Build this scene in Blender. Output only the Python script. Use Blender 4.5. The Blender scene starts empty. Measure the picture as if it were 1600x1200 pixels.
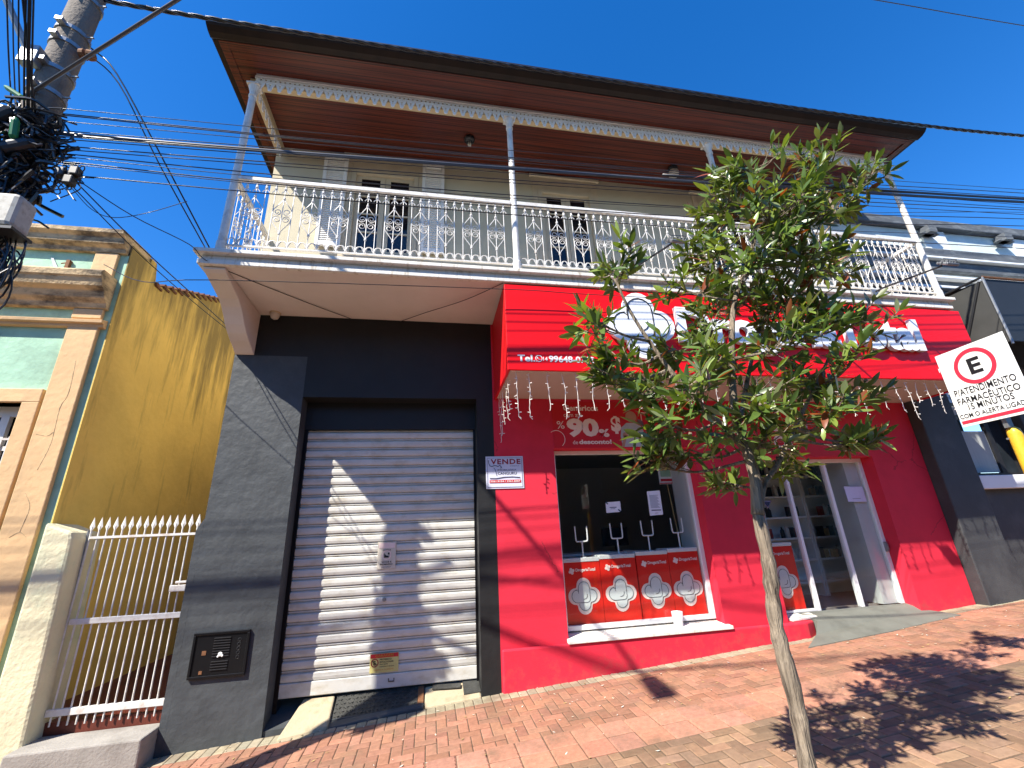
import bpy, bmesh, math, random
from mathutils import Vector, Matrix
random.seed(7)
R = math.radians
SC = bpy.context.scene
COL = SC.collection

# ------------------------------------------------------------------ camera
cam_d = bpy.data.cameras.new('camera'); cam = bpy.data.objects.new('camera', cam_d); COL.objects.link(cam)
def cam_matrix(pitch, yaw, roll, loc):
    cy, sy, cp, sp, cr, sr = math.cos(yaw), math.sin(yaw), math.cos(pitch), math.sin(pitch), math.cos(roll), math.sin(roll)
    f = Vector((-sy*cp, cy*cp, sp)); rt = Vector((cy, sy, 0)); up = rt.cross(f)
    r2 = cr*rt + sr*up; u2 = -sr*rt + cr*up
    m = Matrix((r2, u2, -f)).transposed().to_4x4(); m.translation = loc
    return m
cam.matrix_world = cam_matrix(R(19.5), R(-11.05), R(-2.723), (0, -5.7, 1.66))
cam_d.sensor_width = 36.0; cam_d.lens = 680/1600*36; cam_d.clip_end = 3000; cam_d.clip_start = 0.05
SC.camera = cam
SC.render.resolution_x = 1024; SC.render.resolution_y = 768

# ------------------------------------------------------------------ sky and sun
SUN = Vector((1.38, 1.0, -1.9)).normalized()          # direction the sunlight travels
elev = math.asin(-SUN.z); azim = math.atan2(-SUN.x, -SUN.y)
W = bpy.data.worlds.new('World'); SC.world = W; W.use_nodes = True
wn = W.node_tree.nodes; wl = W.node_tree.links
sky = wn.new('ShaderNodeTexSky'); sky.sky_type = 'NISHITA'; sky.sun_disc = False
sky.sun_elevation = elev; sky.sun_rotation = azim; sky.altitude = 600; sky.air_density = 1.0; sky.dust_density = 0.2; sky.ozone_density = 3.0
hs = wn.new('ShaderNodeHueSaturation'); hs.inputs['Saturation'].default_value = 1.36; hs.inputs['Value'].default_value = 1.12; hs.inputs['Hue'].default_value = 0.508
wl.new(sky.outputs['Color'], hs.inputs['Color']); wl.new(hs.outputs['Color'], wn['Background'].inputs['Color'])
wn['Background'].inputs['Strength'].default_value = 0.115
sd = bpy.data.lights.new('sun', 'SUN'); sd.energy = 5.0; sd.angle = R(0.5); sd.color = (1.0, 0.94, 0.84)
so = bpy.data.objects.new('sun', sd); COL.objects.link(so); so.location = (-10, -10, 20)
so.rotation_euler = SUN.to_track_quat('-Z', 'Y').to_euler()
SC.view_settings.view_transform = 'Standard'; SC.view_settings.look = 'None'; SC.view_settings.gamma = 1.0
SC.view_settings.exposure = 1.1

# ------------------------------------------------------------------ materials
def srgb(r, g, b):
    return tuple(((c/255)/12.92 if c/255 <= 0.04045 else ((c/255+0.055)/1.055)**2.4) for c in (r, g, b))
def mat(name, col, rough=0.6, var=0.12, vs=6.0, bump=0.0, bs=40.0, metal=0.0, spec=0.4, coat=0.0, emit=0.0, stain=None, stain_amt=0.5, stain_s=3.0, attr=None, dist=0.02, stretch=None, detail=6, lo=0.5, bst=False):
    m = bpy.data.materials.new(name); m.use_nodes = True
    n, l = m.node_tree.nodes, m.node_tree.links; p = n['Principled BSDF']
    p.inputs['Roughness'].default_value = rough; p.inputs['Metallic'].default_value = metal
    p.inputs['Specular IOR Level'].default_value = spec; p.inputs['Coat Weight'].default_value = coat
    tc = n.new('ShaderNodeTexCoord'); src = tc.outputs['Object']
    if stretch:
        mp = n.new('ShaderNodeMapping'); mp.inputs['Scale'].default_value = stretch; l.new(src, mp.inputs['Vector']); src2 = mp.outputs['Vector']
    else: src2 = src
    nz = n.new('ShaderNodeTexNoise'); nz.inputs['Scale'].default_value = vs; nz.inputs['Detail'].default_value = detail; nz.inputs['Roughness'].default_value = 0.6
    l.new(src2, nz.inputs['Vector'])
    rp = n.new('ShaderNodeMapRange'); rp.inputs['From Min'].default_value = 0.3; rp.inputs['From Max'].default_value = 0.7
    rp.inputs['To Min'].default_value = 1-var; rp.inputs['To Max'].default_value = 1+var
    l.new(nz.outputs['Fac'], rp.inputs['Value'])
    mx = n.new('ShaderNodeMix'); mx.data_type = 'RGBA'; mx.blend_type = 'MULTIPLY'; mx.inputs['Factor'].default_value = 1.0
    mx.inputs['A'].default_value = (*col, 1)
    if attr:
        at = n.new('ShaderNodeAttribute'); at.attribute_name = attr; l.new(at.outputs['Color'], mx.inputs['A'])
    l.new(rp.outputs['Result'], mx.inputs['B']); out = mx.outputs['Result']
    if stain:
        n2 = n.new('ShaderNodeTexNoise'); n2.inputs['Scale'].default_value = stain_s; n2.inputs['Detail'].default_value = 8; n2.inputs['Roughness'].default_value = 0.65
        l.new(src2, n2.inputs['Vector'])
        r2 = n.new('ShaderNodeMapRange'); r2.inputs['From Min'].default_value = lo; r2.inputs['From Max'].default_value = lo+0.18; r2.inputs['To Max'].default_value = stain_amt
        l.new(n2.outputs['Fac'], r2.inputs['Value'])
        m2 = n.new('ShaderNodeMix'); m2.data_type = 'RGBA'; l.new(r2.outputs['Result'], m2.inputs['Factor']); l.new(out, m2.inputs['A']); m2.inputs['B'].default_value = (*stain, 1)
        out = m2.outputs['Result']
    l.new(out, p.inputs['Base Color'])
    if bump > 0:
        nb = n.new('ShaderNodeTexNoise'); nb.inputs['Scale'].default_value = bs; nb.inputs['Detail'].default_value = 7
        l.new(src2 if bst else src, nb.inputs['Vector'])
        b = n.new('ShaderNodeBump'); b.inputs['Strength'].default_value = bump; b.inputs['Distance'].default_value = dist
        l.new(nb.outputs['Fac'], b.inputs['Height']); l.new(b.outputs['Normal'], p.inputs['Normal'])
    if emit > 0:
        p.inputs['Emission Color'].default_value = (*col, 1); p.inputs['Emission Strength'].default_value = emit
    return m
M = {}
M['red_wall'] = mat('red_stucco', (0.66, 0.020, 0.048), 0.75, 0.07, 2.5, 0.5, 130, dist=0.006, stain=(0.42, 0.012, 0.025), stain_amt=0.35, stain_s=1.3)
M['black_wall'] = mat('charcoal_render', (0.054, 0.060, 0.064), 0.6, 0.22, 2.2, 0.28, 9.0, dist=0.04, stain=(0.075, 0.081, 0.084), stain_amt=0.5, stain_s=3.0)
M['black_shade_paint'] = mat('black_paint_and_shade', (0.011, 0.0115, 0.012), 0.6, 0.2, 2.2, 0.2, 9.0, dist=0.03, stain=(0.016, 0.017, 0.017), stain_amt=0.4, stain_s=3.0)  # darker paint, with the deep shade under the balcony put into its colour
M['grey_wall'] = mat('dark_grey_paint', (0.045, 0.047, 0.05), 0.6, 0.15, 3, 0.3, 60, dist=0.01, stain=(0.09, 0.095, 0.095), stain_amt=0.5, stain_s=2)
M['cream'] = mat('cream_plaster', (0.54, 0.48, 0.34), 0.8, 0.06, 3, 0.25, 60, dist=0.01, stain=(0.5, 0.42, 0.28), stain_amt=0.4, stain_s=1.5)
M['white_plaster'] = mat('white_plaster', (0.74, 0.68, 0.62), 0.8, 0.05, 2, 0.2, 40, dist=0.01, stain=(0.62, 0.55, 0.48), stain_amt=0.4, stain_s=1.2)
M['slab_trim'] = mat('weathered_white_trim', (0.78, 0.75, 0.68), 0.75, 0.08, 5, 0.3, 50, dist=0.01, stain=(0.35, 0.29, 0.21), stain_amt=0.75, stain_s=5, stretch=(3, 3, 0.6))
M['white_metal'] = mat('white_painted_iron', (0.70, 0.68, 0.64), 0.4, 0.06, 12, stain=(0.36, 0.24, 0.15), stain_amt=0.5, stain_s=11)
M['lace_white'] = mat('white_lace_paint', (0.86, 0.86, 0.87), 0.45, 0.04, 9)
M['frame_white'] = mat('white_aluminium', (0.78, 0.78, 0.78), 0.35, 0.03, 5)
M['jamb_white'] = mat('pale_jamb', (0.55, 0.56, 0.56), 0.6, 0.05, 4)
M['shutter'] = mat('white_shutter_paint', (0.60, 0.59, 0.54), 0.5, 0.08, 4, 0.05, 30, stain=(0.40, 0.35, 0.25), stain_amt=0.6, stain_s=3.2, stretch=(1.2, 1, 2.2))
M['sign_red'] = mat('red_sign_panel', (0.80, 0.004, 0.008), 0.42, 0.03, 2, 0.06, 3, dist=0.02, spec=0.25)
M['sign_side'] = mat('red_sign_return', (0.62, 0.006, 0.010), 0.5, 0.03, 2)
M['soffit_board'] = mat('grey_soffit_panel', (0.46, 0.38, 0.34), 0.7, 0.03, 2)
M['letter_white'] = mat('white_letter_face', (0.86, 0.87, 0.88), 0.35, 0.02, 3)
M['letter_side'] = mat('silver_letter_return', (0.55, 0.58, 0.60), 0.35, 0.04, 8)
M['ink_black'] = mat('black_ink', (0.012, 0.012, 0.014), 0.5, 0.0)
M['ink_navy'] = mat('navy_ink', (0.03, 0.035, 0.08), 0.5, 0.0)
M['ink_maroon'] = mat('maroon_ink', (0.28, 0.012, 0.03), 0.5, 0.0)
M['ink_red'] = mat('red_ink', (0.55, 0.02, 0.03), 0.5, 0.05)
M['ink_white'] = mat('white_ink', (0.8, 0.78, 0.76), 0.5, 0.0)
M['ink_pink'] = mat('pale_pink_ink', (0.85, 0.66, 0.60), 0.5, 0.12, 2.5)
M['ink_orange'] = mat('orange_ink', (0.6, 0.25, 0.03), 0.5, 0.0)
M['plate_white'] = mat('white_sign_plate', (0.80, 0.80, 0.77), 0.45, 0.03, 9, stain=(0.6, 0.58, 0.5), stain_amt=0.25, stain_s=12)
M['plate_lilac'] = mat('faded_white_plate', (0.66, 0.67, 0.78), 0.45, 0.05, 9)
M['plate_yellow'] = mat('yellow_sticker', (0.62, 0.55, 0.20), 0.5, 0.08, 20)
M['plate_beige'] = mat('faded_beige_sticker', (0.60, 0.55, 0.45), 0.5, 0.08, 30)
M['sign_ring'] = mat('sign_ring_red', (0.62, 0.03, 0.06), 0.45, 0.06, 20)
M['yellow_paint'] = mat('yellow_post_paint', (0.68, 0.42, 0.03), 0.4, 0.08, 9, 0.1, 60, stain=(0.4, 0.25, 0.05), stain_amt=0.4, stain_s=8)
M['poster_red'] = mat('red_poster', (0.56, 0.008, 0.016), 0.45, 0.05, 2)
M['panel_red'] = mat('red_display_panel', (0.72, 0.020, 0.012), 0.35, 0.05, 2)
M['panel_grey'] = mat('silver_grey_print', (0.66, 0.69, 0.69), 0.4, 0.04, 3)
M['panel_pink'] = mat('pale_pink_print', (0.86, 0.68, 0.64), 0.4, 0.03, 3)
M['counter_white'] = mat('white_laminate', (0.70, 0.70, 0.69), 0.4, 0.04, 4)
M['paper'] = mat('white_paper', (0.72, 0.74, 0.80), 0.8, 0.04, 12)
M['lilac_paper'] = mat('lilac_paper', (0.62, 0.62, 0.80), 0.8, 0.04, 12)
M['interior'] = mat('shop_interior_wall', (0.45, 0.45, 0.44), 0.8, 0.1, 1)
M['interior_floor'] = mat('shop_floor_tile', (0.32, 0.27, 0.24), 0.25, 0.1, 2)
M['ceiling'] = mat('shop_ceiling', (0.25, 0.25, 0.25), 0.8, 0.05, 1)
M['shelf'] = mat('white_shelf', (0.75, 0.76, 0.75), 0.5, 0.05, 3)
M['prod_dark'] = mat('dark_package', (0.03, 0.03, 0.035), 0.4, 0.3, 20)
M['prod_red'] = mat('red_package', (0.30, 0.05, 0.04), 0.4, 0.3, 20)
M['prod_tan'] = mat('tan_package', (0.40, 0.28, 0.12), 0.4, 0.3, 20)
M['prod_white'] = mat('white_package', (0.55, 0.55, 0.52), 0.4, 0.2, 20)
M['mint'] = mat('mint_plaster', (0.38, 0.60, 0.43), 0.8, 0.09, 2.5, 0.3, 14, dist=0.02, stain=(0.20, 0.30, 0.22), stain_amt=0.6, stain_s=2.2, lo=.47)
M['peach'] = mat('peach_plaster', (0.66, 0.43, 0.22), 0.8, 0.08, 2.5, 0.3, 14, dist=0.02, stain=(0.48, 0.33, 0.18), stain_amt=0.5, stain_s=1.7)
M['cornice'] = mat('weathered_cornice', (0.62, 0.45, 0.25), 0.85, 0.15, 3, 0.5, 30, dist=0.02, stain=(0.10, 0.075, 0.05), stain_amt=0.95, stain_s=2.6, stretch=(0.9, 1, 2), lo=.45)
M['cream_pillar'] = mat('cream_limewash', (0.66, 0.60, 0.40), 0.85, 0.1, 2, 0.5, 20, dist=0.02, stain=(0.34, 0.52, 0.36), stain_amt=0.6, stain_s=1.2)
M['roof_tile'] = mat('clay_roof_tile', (0.15, 0.06, 0.03), 0.85, 0.3, 5, 0.4, 30, stain=(0.05, 0.04, 0.03), stain_amt=0.7, stain_s=4)
M['gutter'] = mat('dark_gutter', (0.013, 0.007, 0.005), 0.5, 0.3, 5, spec=0.25, stain=(0.028, 0.015, 0.010), stain_amt=0.5, stain_s=3, metal=0.0)
M['beam'] = mat('beige_painted_beam', (0.60, 0.48, 0.30), 0.6, 0.08, 6)
M['shutter_wood'] = mat('cream_shutter_wood', (0.80, 0.77, 0.71), 0.6, 0.05, 6)
M['frame_wood'] = mat('beige_window_wood', (0.55, 0.46, 0.32), 0.6, 0.06, 6)
M['dark_glass'] = mat('dark_window_glass', (0.010, 0.011, 0.014), 0.06, 0.0, spec=0.5)
M['dim_glass'] = mat('dim_window_glass', (0.02, 0.025, 0.03), 0.25, 0.3, 3, spec=0.12)
M['concrete'] = mat('grey_concrete', (0.30, 0.28, 0.25), 0.85, 0.15, 4, 0.5, 50, dist=0.01, stain=(0.16, 0.14, 0.12), stain_amt=0.6, stain_s=2.5)
M['pole'] = mat('pole_concrete', (0.17, 0.145, 0.12), 0.9, 0.18, 6, 0.6, 35, dist=0.02, stain=(0.06, 0.05, 0.04), stain_amt=0.85, stain_s=3, stretch=(2, 2, 0.5))
M['ramp'] = mat('smooth_grey_cement', (0.145, 0.148, 0.125), 0.75, 0.12, 3, 0.3, 50, dist=0.006, stain=(0.085, 0.085, 0.07), stain_amt=0.6, stain_s=2.2)
M['yellow_cement'] = mat('bare_yellow_cement', (0.42, 0.35, 0.23), 0.85, 0.12, 6, 0.5, 40, dist=0.01, stain=(0.24, 0.18, 0.11), stain_amt=0.7, stain_s=6)
M['alley_tile'] = mat('oxblood_tile', (0.12, 0.025, 0.014), 0.5, 0.25, 4, 0.2, 20)
M['galv'] = mat('galvanised_steel', (0.30, 0.31, 0.32), 0.45, 0.2, 12, metal=0.7)
M['rust'] = mat('rusty_steel', (0.20, 0.09, 0.04), 0.8, 0.3, 15, metal=0.2)
M['black_metal'] = mat('black_metal', (0.018, 0.018, 0.02), 0.45, 0.2, 10, spec=0.5)
M['gloss_black'] = mat('glossy_black_plastic', (0.007, 0.007, 0.008), 0.3, 0.1, 10, spec=0.3)
M['checker'] = mat('dark_checker_plate', (0.055, 0.055, 0.05), 0.55, 0.3, 10, metal=0.3, bump=0.3, bs=60)
M['cable'] = mat('black_cable', (0.014, 0.014, 0.016), 0.32, 0.2, 8, spec=0.6)
M['cable_grey'] = mat('grey_cable', (0.07, 0.07, 0.075), 0.35, 0.15, 8, spec=0.6)
M['box_grey'] = mat('weathered_grey_plastic', (0.46, 0.44, 0.38), 0.6, 0.1, 14, stain=(0.2, 0.17, 0.13), stain_amt=0.6, stain_s=16)
M['green_plastic'] = mat('green_plastic', (0.02, 0.16, 0.05), 0.4, 0.1)
M['lamp_glass'] = mat('milky_lamp_glass', (0.60, 0.56, 0.48), 0.3, 0.05, 10)
M['led_panel'] = mat('lit_panel_lamp', (0.80, 0.78, 0.45), 0.5, 0.0, emit=0.55)
M['bulb_wire'] = mat('white_bulb_wire', (0.72, 0.66, 0.60), 0.5, 0.05)
M['bark'] = mat('pale_bark', (0.27, 0.215, 0.155), 0.9, 0.3, 9, 1.0, 11, dist=0.05, stain=(0.07, 0.05, 0.035), stain_amt=0.9, stain_s=8, stretch=(3.6, 3.6, 0.32), lo=.47, bst=True)
M['pale_blue'] = mat('pale_blue_plaster', (0.62, 0.70, 0.70), 0.8, 0.07, 2, 0.3, 30, dist=0.01, stain=(0.42, 0.50, 0.49), stain_amt=0.6, stain_s=1.5)
M['slate'] = mat('slate_moulding', (0.10, 0.11, 0.12), 0.75, 0.2, 3, 0.4, 30, dist=0.01, stain=(0.30, 0.32, 0.32), stain_amt=0.5, stain_s=4, stretch=(0.8, 1, 3))
M['white_trim'] = mat('white_trim', (0.74, 0.76, 0.76), 0.7, 0.06, 4)
M['awning'] = mat('black_awning_fabric', (0.020, 0.023, 0.028), 0.55, 0.1, 3, 0.15, 4, dist=0.02)
M['awning_grey'] = mat('grey_awning_panel', (0.055, 0.055, 0.052), 0.6, 0.15, 3)
M['curtain'] = mat('grey_roller_blind', (0.40, 0.42, 0.40), 0.7, 0.08, 3, stretch=(6, 1, 0.5))
M['blue_fabric'] = mat('blue_cloth', (0.05, 0.10, 0.22), 0.8, 0.25, 6, stretch=(1, 1, 6))
M['asphalt'] = mat('asphalt', (0.05, 0.05, 0.05), 0.9, 0.2, 6, 0.5, 120, dist=0.01)
M['bed'] = mat('sandy_joint', (0.10, 0.075, 0.05), 0.95, 0.3, 12)
M['paver'] = mat('paver_clay', (0.3, 0.1, 0.06), 0.85, 0.16, 22, 0.5, 160, dist=0.004, attr='tint', stain=(0.15, 0.105, 0.066), stain_amt=0.65, stain_s=2.0)
M['skin_print'] = mat('printed_skin', (0.45, 0.24, 0.16), 0.5, 0.1)
M['cup'] = mat('white_cup', (0.72, 0.74, 0.75), 0.4, 0.02)
M['cloth_print'] = mat('printed_grey_shirt', (0.42, 0.44, 0.46), 0.5, 0.1)

# wood plank soffit: boards run along X, real board pitch in Y
def wood_planks():
    m = bpy.data.materials.new('varnished_plank'); m.use_nodes = True; n, l = m.node_tree.nodes, m.node_tree.links; p = n['Principled BSDF']
    p.inputs['Roughness'].default_value = 0.42
    tc = n.new('ShaderNodeTexCoord'); sx = n.new('ShaderNodeSeparateXYZ'); l.new(tc.outputs['Object'], sx.inputs[0])
    dv = n.new('ShaderNodeMath'); dv.operation = 'DIVIDE'; dv.inputs[1].default_value = 0.095; l.new(sx.outputs['Y'], dv.inputs[0])
    fl = n.new('ShaderNodeMath'); fl.operation = 'FLOOR'; l.new(dv.outputs[0], fl.inputs[0])
    fr = n.new('ShaderNodeMath'); fr.operation = 'FRACT'; l.new(dv.outputs[0], fr.inputs[0])
    cx = n.new('ShaderNodeCombineXYZ'); m1 = n.new('ShaderNodeMath'); m1.operation = 'MULTIPLY'; m1.inputs[1].default_value = 0.45; l.new(sx.outputs['X'], m1.inputs[0])
    m3 = n.new('ShaderNodeMath'); m3.operation = 'MULTIPLY'; m3.inputs[1].default_value = 7.31; l.new(fl.outputs[0], m3.inputs[0])
    ad = n.new('ShaderNodeMath'); ad.operation = 'ADD'; l.new(m1.outputs[0], ad.inputs[0]); l.new(m3.outputs[0], ad.inputs[1]); l.new(ad.outputs[0], cx.inputs[0])
    m4 = n.new('ShaderNodeMath'); m4.operation = 'MULTIPLY'; m4.inputs[1].default_value = 30; l.new(sx.outputs['Y'], m4.inputs[0]); l.new(m4.outputs[0], cx.inputs[1])
    nz = n.new('ShaderNodeTexNoise'); nz.inputs['Scale'].default_value = 1.6; nz.inputs['Detail'].default_value = 6; l.new(cx.outputs[0], nz.inputs['Vector'])
    cr = n.new('ShaderNodeValToRGB'); cr.color_ramp.elements[0].position = 0.3; cr.color_ramp.elements[0].color = (0.040, 0.006, 0.003, 1); cr.color_ramp.elements[1].position = 0.7; cr.color_ramp.elements[1].color = (0.17, 0.028, 0.010, 1)
    l.new(nz.outputs['Fac'], cr.inputs[0])
    l.new(cr.outputs[0], p.inputs['Base Color'])
    gr = n.new('ShaderNodeMath'); gr.operation = 'GREATER_THAN'; gr.inputs[1].default_value = 0.09; l.new(fr.outputs[0], gr.inputs[0])
    b = n.new('ShaderNodeBump'); b.inputs['Strength'].default_value = 1.0; b.inputs['Distance'].default_value = 0.02; l.new(gr.outputs[0], b.inputs['Height']); l.new(b.outputs[0], p.inputs['Normal'])
    mx = n.new('ShaderNodeMix'); mx.data_type = 'RGBA'; mx.inputs['A'].default_value = (0.012, 0.004, 0.002, 1); l.new(gr.outputs[0], mx.inputs['Factor']); l.new(cr.outputs[0], mx.inputs['B']); l.new(mx.outputs['Result'], p.inputs['Base Color'])
    return m
M['planks'] = wood_planks()

def yellow_wall():
    m = mat('ochre_limewash', (0.80, 0.55, 0.14), 0.85, 0.12, 1.2, 0.35, 9, dist=0.03)
    n, l = m.node_tree.nodes, m.node_tree.links; p = n['Principled BSDF']
    base = p.inputs['Base Color'].links[0].from_socket
    tc = n.new('ShaderNodeTexCoord'); sx = n.new('ShaderNodeSeparateXYZ'); l.new(tc.outputs['Object'], sx.inputs[0])
    mp = n.new('ShaderNodeMapping'); mp.inputs['Scale'].default_value = (1, 3.2, 0.42); l.new(tc.outputs['Object'], mp.inputs['Vector'])
    nz = n.new('ShaderNodeTexNoise'); nz.inputs['Scale'].default_value = 1.5; nz.inputs['Detail'].default_value = 9; nz.inputs['Roughness'].default_value = 0.62; l.new(mp.outputs[0], nz.inputs['Vector'])
    # rain dirt runs down from the wall top: amount grows with height
    hz = n.new('ShaderNodeMapRange'); hz.inputs['From Min'].default_value = 3.6; hz.inputs['From Max'].default_value = 5.9; hz.inputs['To Min'].default_value = -0.15; hz.inputs['To Max'].default_value = 0.22; l.new(sx.outputs['Z'], hz.inputs['Value'])
    ad = n.new('ShaderNodeMath'); ad.operation = 'ADD'; l.new(nz.outputs['Fac'], ad.inputs[0]); l.new(hz.outputs[0], ad.inputs[1])
    r = n.new('ShaderNodeMapRange'); r.inputs['From Min'].default_value = 0.44; r.inputs['From Max'].default_value = 0.68; r.inputs['To Max'].default_value = 0.78; l.new(ad.outputs[0], r.inputs['Value'])
    mx = n.new('ShaderNodeMix'); mx.data_type = 'RGBA'; l.new(r.outputs[0], mx.inputs['Factor']); l.new(base, mx.inputs['A']); mx.inputs['B'].default_value = (0.13, 0.10, 0.04, 1)
    l.new(mx.outputs['Result'], p.inputs['Base Color'])
    return m
def weather_red(m):
    n, l = m.node_tree.nodes, m.node_tree.links; p = n['Principled BSDF']; base = p.inputs['Base Color'].links[0].from_socket
    tc = n.new('ShaderNodeTexCoord'); sx = n.new('ShaderNodeSeparateXYZ'); l.new(tc.outputs['Object'], sx.inputs[0])
    gl = n.new('ShaderNodeMath'); gl.operation = 'MULTIPLY_ADD'; gl.inputs[1].default_value = -0.0625; l.new(sx.outputs['X'], gl.inputs[0]); l.new(sx.outputs['Z'], gl.inputs[2])
    hz = n.new('ShaderNodeMapRange'); hz.inputs['From Min'].default_value = 0.10; hz.inputs['From Max'].default_value = 0.65; hz.inputs['To Min'].default_value = 0.16; hz.inputs['To Max'].default_value = -0.12; l.new(gl.outputs[0], hz.inputs['Value'])
    nz = n.new('ShaderNodeTexNoise'); nz.inputs['Scale'].default_value = 9; nz.inputs['Detail'].default_value = 10; nz.inputs['Roughness'].default_value = .7; l.new(tc.outputs['Object'], nz.inputs['Vector'])
    ad = n.new('ShaderNodeMath'); ad.operation = 'ADD'; l.new(nz.outputs['Fac'], ad.inputs[0]); l.new(hz.outputs[0], ad.inputs[1])
    r = n.new('ShaderNodeMapRange'); r.inputs['From Min'].default_value = .56; r.inputs['From Max'].default_value = .80; r.inputs['To Max'].default_value = .6; l.new(ad.outputs[0], r.inputs['Value'])
    mx = n.new('ShaderNodeMix'); mx.data_type = 'RGBA'; l.new(r.outputs[0], mx.inputs['Factor']); l.new(base, mx.inputs['A']); mx.inputs['B'].default_value = (.40, .07, .06, 1)
    vo = n.new('ShaderNodeTexVoronoi'); vo.feature = 'DISTANCE_TO_EDGE'; vo.inputs['Scale'].default_value = .8
    wz = n.new('ShaderNodeMix'); wz.data_type = 'RGBA'; wz.inputs['Factor'].default_value = .12; l.new(tc.outputs['Object'], wz.inputs['A']); l.new(nz.outputs['Color'], wz.inputs['B']); l.new(wz.outputs['Result'], vo.inputs['Vector'])
    n3 = n.new('ShaderNodeTexNoise'); n3.inputs['Scale'].default_value = .9; l.new(tc.outputs['Object'], n3.inputs['Vector'])
    ck = n.new('ShaderNodeMath'); ck.operation = 'LESS_THAN'; ck.inputs[1].default_value = .0035; l.new(vo.outputs['Distance'], ck.inputs[0])
    gt = n.new('ShaderNodeMath'); gt.operation = 'GREATER_THAN'; gt.inputs[1].default_value = .55; l.new(n3.outputs['Fac'], gt.inputs[0])
    mm = n.new('ShaderNodeMath'); mm.operation = 'MULTIPLY'; l.new(ck.outputs[0], mm.inputs[0]); l.new(gt.outputs[0], mm.inputs[1]); m5 = n.new('ShaderNodeMath'); m5.operation = 'MULTIPLY'; m5.inputs[1].default_value = .6; l.new(mm.outputs[0], m5.inputs[0])
    m2 = n.new('ShaderNodeMix'); m2.data_type = 'RGBA'; l.new(m5.outputs[0], m2.inputs['Factor']); l.new(mx.outputs['Result'], m2.inputs['A']); m2.inputs['B'].default_value = (.16, .012, .015, 1)
    l.new(m2.outputs['Result'], p.inputs['Base Color'])
weather_red(M['red_wall'])
M['yellow_wall'] = yellow_wall()

def glass():
    m = bpy.data.materials.new('shop_glass'); m.use_nodes = True; n, l = m.node_tree.nodes, m.node_tree.links
    n.remove(n['Principled BSDF']); o = n['Material Output']
    t = n.new('ShaderNodeBsdfTransparent'); t.inputs[0].default_value = (0.95, 0.97, 0.96, 1)
    g = n.new('ShaderNodeBsdfGlossy'); g.inputs['Roughness'].default_value = 0.01
    f = n.new('ShaderNodeFresnel'); f.inputs[0].default_value = 1.5
    ge = n.new('ShaderNodeNewGeometry'); iv = n.new('ShaderNodeMath'); iv.operation = 'SUBTRACT'; iv.inputs[0].default_value = 1.0; l.new(ge.outputs['Backfacing'], iv.inputs[1])
    mu = n.new('ShaderNodeMath'); mu.operation = 'MULTIPLY'; l.new(f.outputs[0], mu.inputs[0]); l.new(iv.outputs[0], mu.inputs[1])
    mx = n.new('ShaderNodeMixShader'); l.new(mu.outputs[0], mx.inputs[0]); l.new(t.outputs[0], mx.inputs[1]); l.new(g.outputs[0], mx.inputs[2]); l.new(mx.outputs[0], o.inputs[0])
    return m
M['glass'] = glass()

def leaf_mat():
    m = bpy.data.materials.new('leaf_green'); m.use_nodes = True; n, l = m.node_tree.nodes, m.node_tree.links; p = n['Principled BSDF']
    at = n.new('ShaderNodeAttribute'); at.attribute_name = 'tint'
    p.inputs['Roughness'].default_value = 0.33; p.inputs['Specular IOR Level'].default_value = 0.55
    l.new(at.outputs['Color'], p.inputs['Base Color'])
    tr = n.new('ShaderNodeBsdfTranslucent'); mu = n.new('ShaderNodeMix'); mu.data_type = 'RGBA'; mu.blend_type = 'MULTIPLY'; mu.inputs['Factor'].default_value = 1
    l.new(at.outputs['Color'], mu.inputs['A']); mu.inputs['B'].default_value = (2.2, 2.0, 0.7, 1); l.new(mu.outputs['Result'], tr.inputs[0])
    mx = n.new('ShaderNodeMixShader'); mx.inputs[0].default_value = 0.22
    l.new(p.outputs[0], mx.inputs[1]); l.new(tr.outputs[0], mx.inputs[2]); l.new(mx.outputs[0], n['Material Output'].inputs[0])
    return m
M['leaf'] = leaf_mat()

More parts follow.
